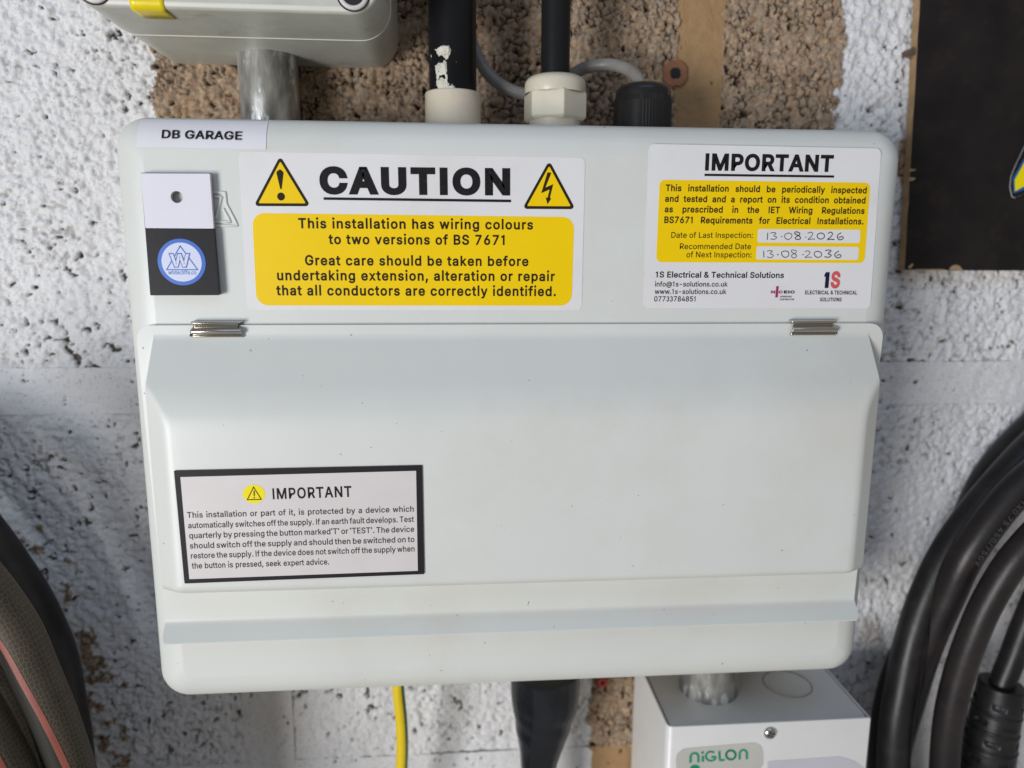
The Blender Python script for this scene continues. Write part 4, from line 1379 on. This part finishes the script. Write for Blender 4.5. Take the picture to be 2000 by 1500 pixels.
a, b = pt(253.5, 15, -.0054), pt(320, 17, -.0054)
zl = JZ0
rings = []
for (y, z, sh) in ((-.0055, .26, -.0006), (-.0055, zl + .0036, 0), (-.0052, zl + .0020, 0), (-.0040, zl + .0008, 0), (-.0026, zl + .0004, 0), (.0030, zl + .0004, .0002), (.0086, zl + .0003, .0004)):
    rings.append([(a.x + sh + (b.x - a.x) * t, y, z - .0002) for t in [i / 8 for i in range(9)]])
mb = MB()
rings_mesh(mb, rings, True, closed=False)
o = mb.build('tape_strip', M['tape'], jb)
sm = o.modifiers.new('thickness', 'SOLIDIFY'); sm.thickness = .00025; sm.offset = 0

# steel conduit between the two boxes
def conduit(name, label, c, r, z0, z1, group):
    mb = MB()
    lathe(mb, [(r * .86, z1), (r - .0003, z1), (r, z1 - .0005), (r, (z0 + z1) / 2), (r, z0 + .0005), (r - .0003, z0), (r * .86, z0)], c, 48)
    return tag(fix_normals(mb.build(name, M['galv'], None)), label, 'conduit', group)


p = pt(526, 170, .077)
conduit('steel_conduit', 'short grey steel conduit between the junction box and the top of the unit', (p.x, .077), px2m(52.5, .077), HT - .004, JZ0 + .004, 'steel conduits')

# black pipe with cream socket
YP = .050
c = pt(884, 110, YP)
r = px2m(43.5, YP)
bpipe = thing('black_pipe', 'thick black pipe smeared with pale paint, entering a cream socket on the unit', 'pipe', (c.x, YP, HT))
mb = MB()
lathe(mb, [(r, HT + .004), (r, .20), (r, .31)], (c.x, YP), 48)
fix_normals(mb.build('pipe', M['blackpipe'], bpipe))
cs = pt(886, 236, YP)
rs = px2m(51.5, YP)
zs_ = pt(886, 171, YP - rs).z
mb = MB()
lathe(mb, [(r + .0002, zs_ - .002), (r + .0003, zs_), (rs - .0007, zs_), (rs - .0002, zs_ - .0003), (rs, zs_ - .0012), (rs + .0001, HT - .003)], (c.x, YP), 64)
fix_normals(mb.build('socket', M['cream'], bpipe))
# dried paint on the pipe: thick patches that follow its surface
V, F, vid = [], [], {}
na, nz = 120, 150
zt_, zb_ = pt(868, 84, YP - r).z, zs_ - .0006
ga = np.linspace(-1.1, .42, na)
gz = np.linspace(zb_, zt_, nz)
A, Z = np.meshgrid(ga, gz)
px_ = 884 + 43.5 * np.sin(A)
py_ = 166 - (Z - zb_) / (zt_ - zb_) * (166 - 84)
n1 = fbm(A * .014, Z * .6, .0042, 301, 4, .6)
n2 = fbm(A * .014, Z * 2.2, .0030, 305, 3, .6)
col = sstep(14, 7, np.abs(px_ - 864 - (py_ - 140) * .10)) * sstep(112, 124, py_)
blob = sstep(1.0, .5, np.hypot((px_ - 868) / 20, (py_ - 97) / 11)) * .85
foot = sstep(1.0, .4, np.hypot((px_ - 876) / 17, (py_ - 163) / 6))
loop_ = sstep(.24, .10, np.abs(np.hypot((px_ - 880) / 16, (py_ - 108) / 15) - .95)) * sstep(878, 890, px_) * .75
m_ = np.maximum.reduce([col, blob, foot, loop_]) * .62 + (n1 - .5) * 1.3 + (n2 - .5) * .5
ok = m_ > .24
hh = np.clip((m_ - .24) * .0020, .00012, .0011)


def vert(j, i):
    k = (j, i)
    if k not in vid:
        rr = r + hh[j, i]
        vid[k] = len(V)
        V.append((c.x + rr * math.sin(A[j, i]), YP - rr * math.cos(A[j, i]), Z[j, i]))
    return vid[k]


for j in range(nz - 1):
    for i in range(na - 1):
        if ok[j, i] and ok[j + 1, i] and ok[j, i + 1] and ok[j + 1, i + 1]:
            F.append((vert(j, i), vert(j, i + 1), vert(j + 1, i + 1), vert(j + 1, i)))
mesh('paint_smear', V, F, M['smear'], bpipe, True)

# black cable in the ivory hexagonal gland
c2 = pt(1085, 80, YP)
cg = pt(1083.5, 236, YP)
bc = thing('black_cable', 'black cable running straight down into the ivory hexagonal gland', 'cable', (cg.x, YP, HT))
mb = MB()
pth = [Vector((cg.x, YP, HT + .004)), Vector((cg.x, YP, HT + .03)), Vector((c2.x, YP, .20)), Vector((c2.x + .0002, YP, .31))]
tube(mb, catmull(pth, 6), px2m(26.8, YP), 32)
mb.build('sheath', M['blackcable'], bc)


def zat(py, Y):
    return pt(1085, py, Y).z


gl = thing('cable_gland', 'ivory plastic cable gland with a hexagonal nut on top of the unit', 'cable gland', (cg.x, YP, HT), 'cable glands')
rh = px2m(60.5, YP)
zh1, zh0 = zat(170, YP - .015), zat(229, YP - .015)
mb = MB()
lathe(mb, [(rh * .80, HT - .003), (rh * .80, zh0 + .0005)], (cg.x, YP), 48)
for k in range(4):
    zz = HT + .0004 + k * .0008
    lathe(mb, [(rh * .80, zz), (rh * .825, zz + .0003), (rh * .80, zz + .0006)], (cg.x, YP), 48)
fix_normals(mb.build('thread', M['creamgland'], gl))
mb = MB()
hexv = [(math.cos(R(-82 + 60 * k)) * rh, math.sin(R(-82 + 60 * k)) * rh) for k in range(6)]
hr = []
for (k, z) in ((.90, zh0), (.985, zh0 + .0012), (1.0, zh0 + .0018), (1.0, zh1 - .0016), (.985, zh1 - .0009), (.93, zh1)):
    hr.append([(cg.x + p[0], YP + p[1], z) for p in rounded([(x * k, y * k) for x, y in hexv], .0011, 4)])
rings_mesh(mb, hr, False, True, True)
o = fix_normals(mb.build('hex_nut', M['creamgland'], gl))
rd = px2m(57, YP)
zd = zat(141, YP - .010)
mb = MB()
pr = [(rd * .985, zh1 - .001), (rd, zh1 + .0006), (rd, zh1 + (zd - zh1) * .42)]
for k in range(1, 8):
    t = R(90 * k / 7)
    pr.append((rd - .0062 * (1 - math.cos(t)), zh1 + (zd - zh1) * (.42 + .58 * math.sin(t))))
pr += [(px2m(27.4, YP), zd), (px2m(27.4, YP), zd - .004)]
lathe(mb, pr, (cg.x, YP), 56)
fix_normals(mb.build('dome', M['creamgland'], gl))

# small black gland and its grey cable
cb = pt(1254.5, 240, YP)
g2 = thing('cable_gland', 'black plastic cable gland with a ribbed body, rightmost on top of the unit', 'cable gland', (cb.x, YP, HT), 'cable glands')
rb2 = px2m(55.5, YP)
zb1 = zat(178, YP - .014)
mb = MB()


def ribbed(i, n):
    a = 2 * math.pi * i / n
    s = math.cos(3 * a + R(20))
    return (1 - .02 * (i % 2)) if s < .35 else .985


nn = 120
rings = []
for (k, z) in ((1.0, HT - .003), (1.0, HT + .0020), (.985, zb1 - .003), (.955, zb1)):
    rings.append([(cb.x + rb2 * k * ribbed(i, nn) * math.cos(2 * math.pi * i / nn), YP + rb2 * k * ribbed(i, nn) * math.sin(2 * math.pi * i / nn), z) for i in range(nn)])
rings_mesh(mb, rings, False, False, True)
fix_normals(mb.build('ribbed_body', M['blacknylon'], g2))
mb = MB()
rd2, zd2 = px2m(51.5, YP), zat(155, YP - .008)
pr = [(rd2, zb1 - .001), (rd2, zb1 + (zd2 - zb1) * .35)]
for k in range(1, 8):
    t = R(90 * k / 7)
    pr.append((rd2 - .0065 * (1 - math.cos(t)), zb1 + (zd2 - zb1) * (.35 + .65 * math.sin(t))))
pr += [(.0045, zd2), (.0045, zd2 - .004)]
lathe(mb, pr, (cb.x, YP), 48)
fix_normals(mb.build('dome', M['blacknylon'], g2))

gp = [(905, 20, .078), (915, 60, .077), (932, 108, .076), (955, 146, .075), (990, 172, .074), (1030, 184, .073), (1075, 178, .073), (1112, 150, .073), (1145, 132, .071), (1185, 126, .067),
      (1218, 132, .060), (1240, 146, .054), (1251, 165, .050), (1254, 185, .050)]
path = catmull([pt(*q) for q in gp], 8)
mb = MB()
tube(mb, path, px2m(11.2, .07), 18)
tag(mb.build('grey_cable', M['greycable']), 'thin grey cable sagging behind both cable glands into the black one', 'cable')

# ------------------------------------------------------------------ wall plugs
def wall_plug(label, px, py, rpx, m, Y=YW - .0036):
    c = pt(px, py, Y)
    ro, ri = px2m(rpx, Y), px2m(rpx * .42, Y)
    nn = 36
    rings = []
    for r, y in ((ri * .9, .012), (ri, .0004), (ri * 1.15, 0), (ro * .9, -.0001), (ro, .0006), (ro, .010)):
        ring = []
        for i in range(nn):
            a = 2 * math.pi * i / nn
            f = 1 - .09 * (1 if (i % 9) < 2 else 0) if r > ri * 1.1 else 1 - .18 * (1 if (i % 9) < 2 else 0)
            ring.append((c.x + r * f * math.cos(a), Y + y, c.z + r * f * math.sin(a)))
        rings.append(ring)
    mb = MB()
    rings_mesh(mb, rings, False)
    t = thing('wall_plug', label, 'wall plug', tuple(c), 'wall plugs')
    fix_normals(mb.build('sleeve', m, t))
    mb = MB()
    mb.add([(c.x + ri * math.cos(2 * math.pi * i / 20), Y + .0003, c.z + ri * math.sin(2 * math.pi * i / 20)) for i in range(20)], [tuple(range(20))])
    mb.build('hole', M['hole'], t)


wall_plug('brown plastic wall plug in the sandy joint beside the black gland', 1320, 143, 25, M['plug_brown'])
wall_plug('red plastic wall plug in the bare block under the unit', 1177, 1334, 11.5, M['plug_red'], YW - .0045)

# ------------------------------------------------------------------ black board on the right
YBF = .0905
bd = thing('backing_board', 'black faced board with raw brown edge hanging at the right', 'board', (.34, YW, .0756))
zbt = pt(1767, 527, YBF).z
xt, xb_ = pt(1797, 0, YBF), pt(1767, 526, YBF)
slope = (xb_.x - xt.x) / (xb_.z - xt.z)
xl = lambda z: xb_.x + (z - xb_.z) * slope
poly = []
zz = zbt
edge = []
while zz < .30:
    edge.append((xl(zz) + .0005 * (fbm(np.array([zz]), np.array([.3]), .012, 400, 4)[0] - .5) + .0005 * max(0, vnoise(np.array([zz]), np.array([.1]), .004, 402)[0] - .7), zz))
    zz += .0015
bottom = []
xx = xl(zbt)
while xx < .56:
    bottom.append((xx, zbt + (xx - xl(zbt)) * -.006 + .0006 * (fbm(np.array([xx]), np.array([.7]), .010, 410, 4)[0] - .5)))
    xx += .0015
poly = bottom + [(.56, .30)] + edge[::-1][:-1]
loops = [[Vector((p[0], p[1], 0)) for p in poly]]
mb = MB()
mb.add([(p[0], YBF, p[1]) for p in poly], [tuple(t) for t in tessellate_polygon(loops)])
fix_normals(mb.build('black_face', M['board'], bd))
mb = MB()
n = len(poly)
prism(mb, [(x, z) for x, z in poly], YBF + .0004, YBF + .0070)
core = mb.build('core', M['boardedge'], bd)
# chips knocked out of the black face
for tri in ([(1776, 329), (1790, 331), (1786, 334), (1776, 336)], [(1775, 345), (1789, 348), (1783, 353), (1774, 354)], [(1773, 522), (1782, 514), (1784, 517), (1778, 525)],
            [(1853, 527), (1858, 520), (1866, 517), (1874, 519), (1881, 528)], [(1786, 526), (1840, 525.5), (1852, 528), (1800, 528.5)]):
    mb = MB()
    flat(mb, tri, YBF - .0001)
    mb.build('chipped_patch', M['boardedge'], bd)
# hazard sticker, only its corner in view
q = [(2030, 225), (1999, 291), (1984, 322), (1975, 345), (1973, 365), (1977, 384), (1983, 386), (2012, 372), (2080, 340)]
hz = thing('hazard_sticker', 'yellow and blue triangular sticker with black border, at the right frame edge', 'sticker', tuple(pt(1980, 388, YBF)))
mb = MB()
flat(mb, [(x + (-1.3), y + .8) for x, y in q], YBF - .0002)
mb.build('white_edge', M['whiteedge'], hz)
mb = MB()
flat(mb, q, YBF - .0003)
mb.build('black_border', M['ink'], hz)
mb = MB()
flat(mb, [(2034, 240), (2001, 308), (1978, 348), (1979.5, 378), (2000, 371), (2075, 338)], YBF - .0004)
mb.build('blue_border', M['bluesticker'], hz)
mb = MB()
flat(mb, [(2034, 258), (2003, 313), (1982, 351), (1982.5, 373.5), (2000, 364), (2070, 332)], YBF - .0005)
mb.build('yellow_panel', M['yellow2'], hz)
# clump of dried mud on the board's edge
mb = MB()
rnd = random.Random(3)
for k in range(26):
    u = rnd.random()
    c = pt(1763 + u * 28 + rnd.uniform(-2, 2), 98 + rnd.uniform(-5, 6) + (14 * rnd.random() if u < .55 else 0), .0925)
    rr = rnd.uniform(.0007, .0016)
    vs, fs = [], []
    for j in range(1, 5):
        for i in range(7):
            a, b = 2 * math.pi * i / 7, math.pi * j / 5
            f = rr * rnd.uniform(.75, 1.25)
            vs.append((c.x + f * math.cos(a) * math.sin(b), c.y + f * math.cos(b), c.z + f * math.sin(a) * math.sin(b)))
    for j in range(3):
        for i in range(7):
            fs.append((j * 7 + i, j * 7 + (i + 1) % 7, (j + 1) * 7 + (i + 1) % 7, (j + 1) * 7 + i))
    fs += [tuple(range(7)), tuple(range(21, 28))]
    mb.add(vs, fs)
tag(mb.build('mud_clump', M['mud']), 'small crumbly clump of dried mud on the brown edge of the black board', 'dried mud')

# ------------------------------------------------------------------ earth cable and shroud under the unit
ep = [(777, 1318, .055), (778, 1350, .055), (783, 1400, .055), (785.5, 1450, .056), (784, 1500, .057), (778, 1560, .058), (768, 1640, .06), (740, 1900, .062), (735, 2300, .062)]
path = catmull([pt(*q) for q in ep], 8)
re = px2m(12.5, .055)
ec = thing('earth_cable', 'yellow and green striped earth cable hanging below the unit', 'cable', tuple(path[-1]))
mb = MB()
tube(mb, path, re, 24)
mb.build('sheath', M['earth_yellow'], ec)


def stripe(path, rad, a0, a1, twist=0.0, lift=.00012, n=5):
    mb = MB()
    rings = []
    fr = frames(path)
    for k, (p, t, a, b) in enumerate(fr):
        tw = twist * k / len(fr)
        rings.append([p + (a * math.cos(w + tw) + b * math.sin(w + tw)) * (rad + lift) for w in [a0 + (a1 - a0) * i / n for i in range(n + 1)]])
    rings_mesh(mb, rings, True, closed=False)
    return mb


def side_sign(path):
    """+1 if positive tube angles lie to the right in the photograph"""
    p, t, a, b = frames(path)[len(path) // 2]
    return 1 if b.x > 0 else -1


sg = side_sign(path)
stripe(path, re, sg * R(38), sg * R(125), .1 * sg).build('green_stripe', M['earth_green'], ec)

YS = .056
sc = thing('cable_shroud', 'black tapering soft plastic cable shroud below the unit', 'cable shroud', tuple(pt(1050, 1330, YS)))
prof = [(1310, 991, 1139), (1345, 991, 1138), (1372, 993, 1134), (1400, 998, 1124), (1430, 1003, 1114), (1460, 1009, 1102), (1490, 1012.5, 1092), (1530, 1016, 1086), (1640, 1020, 1084), (1900, 1022, 1084), (2300, 1026, 1086)]
P = [pt((a + b) / 2, y, YS) for y, a, b in prof]
Rr = [px2m((b - a) / 2, YS) for y, a, b in prof]
path = catmull(P, 5)
rad = [v.x for v in catmull([Vector((q, 0, 0)) for q in Rr], 5)]
mb = MB()
tube(mb, path, lambda k, w: rad[k] * (1.01 - .085 * max(0, math.cos(w - 5.75 - .012 * k)) ** 14 - .06 * max(0, math.cos(w - 1.0 + .02 * k)) ** 10 - .05 * max(0, math.cos(w - .25)) ** 16 * min(1, k / 12)
     + .014 * math.sin(.9 * k + 2 * w) * (k > 9) * max(0, 1 - abs(k - 17) / 9)), 72)
mb.build('sleeve', M['shroud'], sc)

# ------------------------------------------------------------------ white isolator box, bottom right
NX0, NX1, NY, NZ = .0893, .2158, .0170, -.1918
nb = thing('isolator_box', 'white metal isolator box with green logo and screw, below the unit', 'isolator', ((NX0 + NX1) / 2, YW, -.45))
zb_ = -.450
rn = .0042
# cover: front and both sides folded from one sheet
out = [(NX0, YW - .004)]
for k in range(9):
    a = R(180 + 90 * k / 8)
    out.append((NX0 + rn + rn * math.cos(a), NY + rn + rn * math.sin(a)))
for k in range(5):
    a = R(270 + 90 * k / 4)
    out.append((NX1 - .0012 + .0012 * math.cos(a), NY + .0012 + .0012 * math.sin(a)))
out.append((NX1, YW - .004))
mb = MB()
rings = []
for z, d in ((zb_, 0), (NZ - .0006, 0), (NZ - .0001, .0003)):
    rings.append([(x + (d if x < .15 else -d), y + (d if y < .03 else 0), z) for x, y in out])
rings_mesh(mb, rings, True, closed=False)
th = .0013
cx = (NX0 + NX1) / 2
inn = [(x + (th + .0003 if x < cx else -th - .0003) if (i == 0 or i == len(out) - 1 or x < NX0 + rn * .5 or x > NX1 - .0008) else x, y) for i, (x, y) in enumerate(out)]
inn = []
for x, y in out:
    xx = min(max(x, NX0 + th), NX1 - th)
    inn.append((xx, max(y, NY + th)))
rings_mesh(mb, [rings[-1], [(x, y, NZ) for x, y in inn], [(x, y, NZ - .006) for x, y in inn]], False, closed=False)
cov = fix_normals(mb.build('cover', M['white_metal'], nb))
# body: top plate with rolled front edge, a little below the cover's rim
mb = MB()
bx0, bx1, by = NX0 + th + .0011, NX1 - th - .0009, NY + th + .0006
pro = [(YW - .002, NZ - .0004), (by + .0042, NZ - .0004)]
for k in range(1, 6):
    a = R(90 * k / 5)
    pro.append((by + .0042 - .0042 * math.sin(a), NZ - .0004 - .0030 * (1 - math.cos(a))))
pro.append((by, NZ - .03))
rings = [[(bx0 + (bx1 - bx0) * t, y, z) for t in (0, .0001, .05, .3, .6, .95, .9999, 1)] for y, z in pro]
rings_mesh(mb, rings, True, closed=False)
for xx in (bx0, bx1):
    mb.add([(xx, y, z) for y, z in pro] + [(xx, YW - .002, NZ - .03)], [tuple(range(len(pro) + 1))])
body = fix_normals(mb.build('body', M['white_shaded'], nb))
ZTOP = NZ - .0004


def on_top(px, py, z=ZTOP):
    d = CR @ Vector(((px - 1000) / FPX, 1.0, (750 - py) / FPX))
    return CAM + d * ((z - CAM.z) / d.z)


k0, k1, k2, k3 = on_top(1488, 1330), on_top(1586, 1343), on_top(1535, 1310), on_top(1540, 1363)
kc = (k2 + k3) / 2
kr = (k1 - k0).length / 2
mb = MB()
rings = []
for r_, z in ((kr * .955, ZTOP + .0001), (kr * .965, ZTOP + .0005), (kr * .985, ZTOP + .0006), (kr, ZTOP + .0001)):
    rings.append([(kc.x + r_ * math.cos(2 * math.pi * i / 48), kc.y + r_ * math.sin(2 * math.pi * i / 48), z) for i in range(48)])
rings_mesh(mb, rings, True)
fix_normals(mb.build('knockout_ring', M['rust'], body))
# steel bush under the unit
rc_ = .0185
pc = on_top(1398, 1378)
cc = (on_top(1386, 1350).x, pc.y + rc_)
conduit('steel_conduit', 'wide dull steel conduit between the unit and the white isolator box', cc, rc_, ZTOP - .002, HL + .004, 'steel conduits')
# screw
sp_ = pt(1505, 1433, NY - .001)
mb = MB()
rings = []
for r_, y in ((.0040, 0), (.0039, -.0006), (.0034, -.0014), (.0025, -.0020), (.0013, -.0023), (.0002, -.0024)):
    rings.append([(sp_.x + r_ * math.cos(2 * math.pi * i / 28), NY + y, sp_.z + r_ * math.sin(2 * math.pi * i / 28)) for i in range(28)])
rings_mesh(mb, rings, True)
scr = fix_normals(mb.build('cover_screw', M['zinc'], nb))
mb = MB()
for a in (R(20), R(110)):
    u = Vector((math.cos(a), math.sin(a)))
    v = Vector((-u.y, u.x)) * .0005
    pts_ = [u * .0022 + v, u * -.0022 + v, u * -.0022 - v, u * .0022 - v]
    mb.add([(sp_.x + q.x, NY - .00235 - .00001 * (a > 1), sp_.z + q.y) for q in pts_], [(0, 1, 2, 3)])
mb.build('screw_slot', M['hole'], scr)
# logo label
lb = sheet('logo_label', [(1318, 1463), (1489, 1449), (1493, 1508), (1322, 1516)], NY - .0002, 26, M['greylabel'], nb, .0002)
YL = NY - .0003
mb = MB()


def nlet(mb, x0, x1, yb, h, w):
    cx_, rx = (x0 + x1) / 2, (x1 - x0) / 2 - w / 2
    P = [(x0 + w / 2, yb)] + [(cx_ + rx * math.cos(R(180 - 18 * k)), yb - (h - rx - w / 2) - rx * math.sin(R(180 - 18 * k))) for k in range(11)] + [(x1 - w / 2, yb)]
    stroke(mb, [(x, y + (x - x0) * -.055) for x, y in P], w, YL)


nlet(mb, 1346, 1367, 1490, 21.5, 5.6)
stroke(mb, [(1373, 1488), (1372.5, 1476)], 5.6, YL)
stroke(mb, [(1372.3, 1472.5), (1372.2, 1467.5)], 5.6, YL)
G = [(1388.5 + 9.8 * math.cos(R(a)), 1477 - 9.0 * math.sin(R(a))) for a in range(48, 352, 16)] + [(1398.3, 1478), (1389, 1478.6)]
stroke(mb, G, 5.2, YL)
stroke(mb, [(1405, 1466.5), (1406, 1485), (1415.5, 1484.2)], 5.4, YL)
stroke(mb, [(1427.5 + 9.2 * math.cos(R(a)), 1474.5 - 8.8 * math.sin(R(a))) for a in range(0, 360, 18)], 5.2, YL, closed=True)
nlet(mb, 1442, 1461.5, 1484, 21.5, 5.4)
disc(mb, (1357, 1501), 11.5, 9.5, YL, n=28)
mb.build('logo_lettering', M['green'], lb)
sheet('rating_label', [(1499, 1487), (1640, 1477.5), (1668, 1486), (1688, 1500), (1684, 1580), (1499, 1590)], NY - .0002, 3, M['lilac'], nb, .0002)

# ------------------------------------------------------------------ heavy black cable coil, right
coil = thing('cable_coil', 'coil of heavy dusty black rubber cable hanging on the wall at the right', 'cable', tuple(pt(1900, 1500, .06)))
rcab = px2m(35, .05)


def loop(name, pts, rad_, m, parent, n=28, per=8):
    path = catmull([pt(*q) for q in pts], per)
    mb = MB()
    tube(mb, path, rad_, n)
    return mb.build(name, m, parent), path


loop('cable_turn', [(2700, 520, .086), (2480, 560, .086), (2290, 640, .086), (2160, 720, .086), (2040, 815, .086), (1940, 920, .085), (1885, 1030, .084), (1838, 1120, .083), (1806, 1190, .082), (1784, 1250, .081), (1757, 1312, .079), (1738, 1380, .077), (1730, 1440, .076), (1727, 1530, .076), (1735, 1800, .076), (1790, 2300, .076)], px2m(34, .08), M['rubber'], coil)
_, pa = loop('cable_turn', [(2720, 560, .056), (2500, 605, .056), (2300, 690, .056), (2170, 760, .056), (2046, 848, .056), (1957, 938, .056), (1890, 1020, .055), (1843, 1092, .054), (1803, 1180, .052), (1778, 1260, .050), (1762, 1340, .047), (1749, 1420, .045), (1745, 1510, .044), (1747, 1620, .044), (1765, 1790, .044), (1830, 2300, .044)], rcab, M['rubber'], coil)
_, pb = loop('cable_turn', [(2740, 600, .034), (2530, 640, .034), (2330, 720, .034), (2180, 800, .034), (2070, 885, .034), (1977, 966, .035), (1893, 1077, .037), (1851, 1164, .043), (1809, 1262, .052), (1779, 1360, .064), (1750, 1472, .073), (1738, 1600, .075), (1745, 1790, .076), (1800, 2300, .076)], rcab * .96, M['rubber_dusty'], coil)
_, pc_ = loop('cable_turn', [(2760, 690, .014), (2540, 740, .012), (2330, 830, .012), (2200, 900, .013), (2080, 990, .014), (1987, 1085, .016), (1932, 1170, .020), (1898, 1246, .023), (1873, 1318, .026), (1854, 1400, .028), (1845, 1490, .030), (1843, 1600, .030), (1860, 1790, .03), (1930, 2300, .03)], px2m(32.5, .02), M['rubber_dusty'], coil)
_, pd = loop('cable_turn', [(2720, 600, .052), (2420, 690, .050), (2240, 830, .050), (2150, 940, .050), (2070, 1070, .050), (2010, 1200, .050), (1975, 1290, .050), (1957, 1335, .050), (1946, 1375, .050)], px2m(27, .05), M['rubber'], coil, 24)
# faded print along one turn
mb = MB()
fr = frames(pb)
ln = [0.0]
for i in range(1, len(pb)):
    ln.append(ln[-1] + (pb[i] - pb[i - 1]).length)
start = min(range(len(pb)), key=lambda i: (pb[i] - pt(2012, 925, .035)).length)


def cable_print(s, at, size, ang):
    x = at
    for ch in s:
        adv = GL[ch][0] * size / 1000 * 1.12
        if ch != ' ':
            k = next((i for i in range(len(ln) - 1) if ln[i + 1] > x), len(ln) - 2)
            f = (x - ln[k]) / (ln[k + 1] - ln[k])
            p = pb[k].lerp(pb[k + 1], f)
            _, t, a, b_ = fr[k]
            sgn = 1 if b_.x > 0 else -1
            up = b_ * sgn
            nrm = a * math.cos(ang) + up * math.sin(ang)
            upv = up * math.cos(ang) - a * math.sin(ang)
            vs, fs = glyph(ch, 8)
            mb.add([p + nrm * (rcab * .96 + .00012) + t * (gx * size / 1000) + upv * ((gy - 500) * size / 1000) for gx, gy, gk in vs], fs)
        x += adv


cable_print('3X6+1X0.75 450/750V', ln[start], .0036, R(4))
mb.build('cable_print', M['print'], coil)
# strain relief of the plug
ax = [pt(*q) for q in ((1957, 1334, .050), (1950, 1370, .050), (1941, 1410, .050), (1932, 1460, .050), (1925, 1510, .051), (1918, 1570, .052), (1912, 1650, .053))]
path = catmull(ax, 26)
L_ = [0.0]
for i in range(1, len(path)):
    L_.append(L_[-1] + (path[i] - path[i - 1]).length)
r0_, r1_ = px2m(48, .05), px2m(56, .05)
pitch = .0128


def relief(k, w):
    s = L_[k]
    r_ = r0_ + (r1_ - r0_) * min(1, s / .05)
    if s < .0008:
        return r_ * (.90 + .10 * math.sqrt(max(0, 1 - (1 - s / .0008) ** 2)))
    q = ((s - .004) / pitch) % 1.0
    row = int((s - .004) / pitch)
    ww = (w / (2 * math.pi) * 5 + row * .5) % 1.0
    if s > .007:
        if q < .16:
            r_ -= .0013                                  # groove round the sleeve
        elif .48 < q < .74 and .30 < ww < .72:
            r_ -= .0022                                  # slot
        elif .16 <= q < .22:
            r_ += .0004
    return r_


mb = MB()
tube(mb, path, relief, 90)
sr = mb.build('strain_relief', M['rubber'], coil)

# ------------------------------------------------------------------ braided hose, left
hs = thing('hose_coil', 'coil of braided garden hose with orange stripes, at the lower left', 'hose', tuple(pt(60, 1500, -.02)))
YH = -.020
rhs = px2m(44, YH)


def hose(pts, s1, s2, rad_, twist=0.0):
    path = catmull([pt(*q) for q in pts], 8)
    n = 40
    mb = MB()
    tube(mb, path, rad_, n, caps=False)
    sg_ = side_sign(path)
    o = mb.build('hose_turn', M['hose'], hs)
    tube_uv(o, path, rad_, n)
    at = o.data.attributes.new('ang', 'FLOAT', 'POINT')
    at.data.foreach_set('value', [((2 * math.pi * (i % n) / n + math.pi) % (2 * math.pi) - math.pi) * sg_ - twist * (i // n) / len(path) for i in range(n * len(path))])
    o['plain_from'], o['plain_to'] = float(min(s1, s2)), float(max(s1, s2))
    for s in (s1, s2):
        if s is not None:
            d = R(8)
            stripe(path, rad_, sg_ * (s - d), sg_ * (s + d), twist=sg_ * twist, lift=.00014, n=3).build('orange_stripe', M['orange'], o)
    return o


# outer turn, second turn partly under it, third turn at the frame edge
hose([(-420, 820, YH), (-260, 920, YH), (-130, 1035, YH), (-40, 1130, YH), (29, 1226, YH), (68, 1313, YH), (108, 1410, YH), (143, 1514, YH), (165, 1600, YH), (182, 1700, YH), (186, 1850, YH), (150, 2250, YH), (60, 2600, YH)], R(-67), R(-152), rhs, R(167))
hose([(-470, 880, YH + .026), (-300, 990, YH + .026), (-170, 1110, YH + .026), (-80, 1215, YH + .026), (-15, 1310, YH + .024), (30, 1395, YH + .022), (62, 1480, YH + .02), (88, 1580, YH + .02), (104, 1700, YH + .02), (100, 1950, YH + .02), (40, 2500, YH + .02)], R(70), R(115), rhs * .98)
hose([(-480, 1010, YH - .012), (-310, 1110, YH - .012), (-176, 1222, YH - .012), (-90, 1320, YH - .012), (-38, 1398, YH - .012), (22, 1512, YH - .012), (50, 1600, YH - .012), (70, 1710, YH - .012), (70, 1950, YH - .012), (0, 2500, YH - .012)], R(18), R(-70), rhs * 1.03, R(20))
# unseen reel, added beyond the frame to shade the lower-left wall
cr = Vector((-.695, 0, -.465))
mb = MB()
rings = []
for rr, y in ((.02, YW - .002), (.225, YW - .002), (.230, YW - .004), (.230, YW - .010), (.225, YW - .012), (.20, YW - .012), (.20, .03), (.34, .03), (.34, -.108), (.463, -.108), (.470, -.110), (.470, -.116), (.463, -.118), (.02, -.118)):
    rings.append([(cr.x + rr * math.cos(2 * math.pi * i / 72), y, cr.z + rr * math.sin(2 * math.pi * i / 72)) for i in range(72)])
rings_mesh(mb, rings, False, True, True)
fix_normals(mb.build('shade_reel', M['rubber'], hs))
for k in range(8):  # more unseen hose turns, added to fill out the reel's shade
    rr = (.222 if k < 4 else .363) - .004 * (k % 2)
    path = [Vector((cr.x + rr * math.cos(a), .078 - .0235 * k, cr.z + rr * math.sin(a))) for a in [2 * math.pi * i / 64 for i in range(64)]]
    mb = MB()
    tube(mb, path + path[:1], rhs, 14, caps=False)
    o = mb.build('hose_turn', M['rubber'], hs)
# dark rubber hose behind it, against the wall
mb = MB()
YR = .062
pth = [(-480, 720, YR), (-340, 785, YR), (-210, 870, YR), (-110, 960, YR), (-37, 1045, YR), (11, 1111, YR), (52, 1174, YR), (84, 1238, YR), (105, 1296, YR), (119, 1369, YR), (131, 1440, YR), (140, 1530, YR), (142, 1660, YR), (130, 1850, YR), (60, 2300, YR)]
path = catmull([pt(*q) for q in pth], 8)
tube(mb, path, px2m(46, YR), 36, caps=False)
tag(mb.build('rubber_hose', M['rubber']), 'plain black rubber hose lying behind the striped hose against the wall', 'hose')
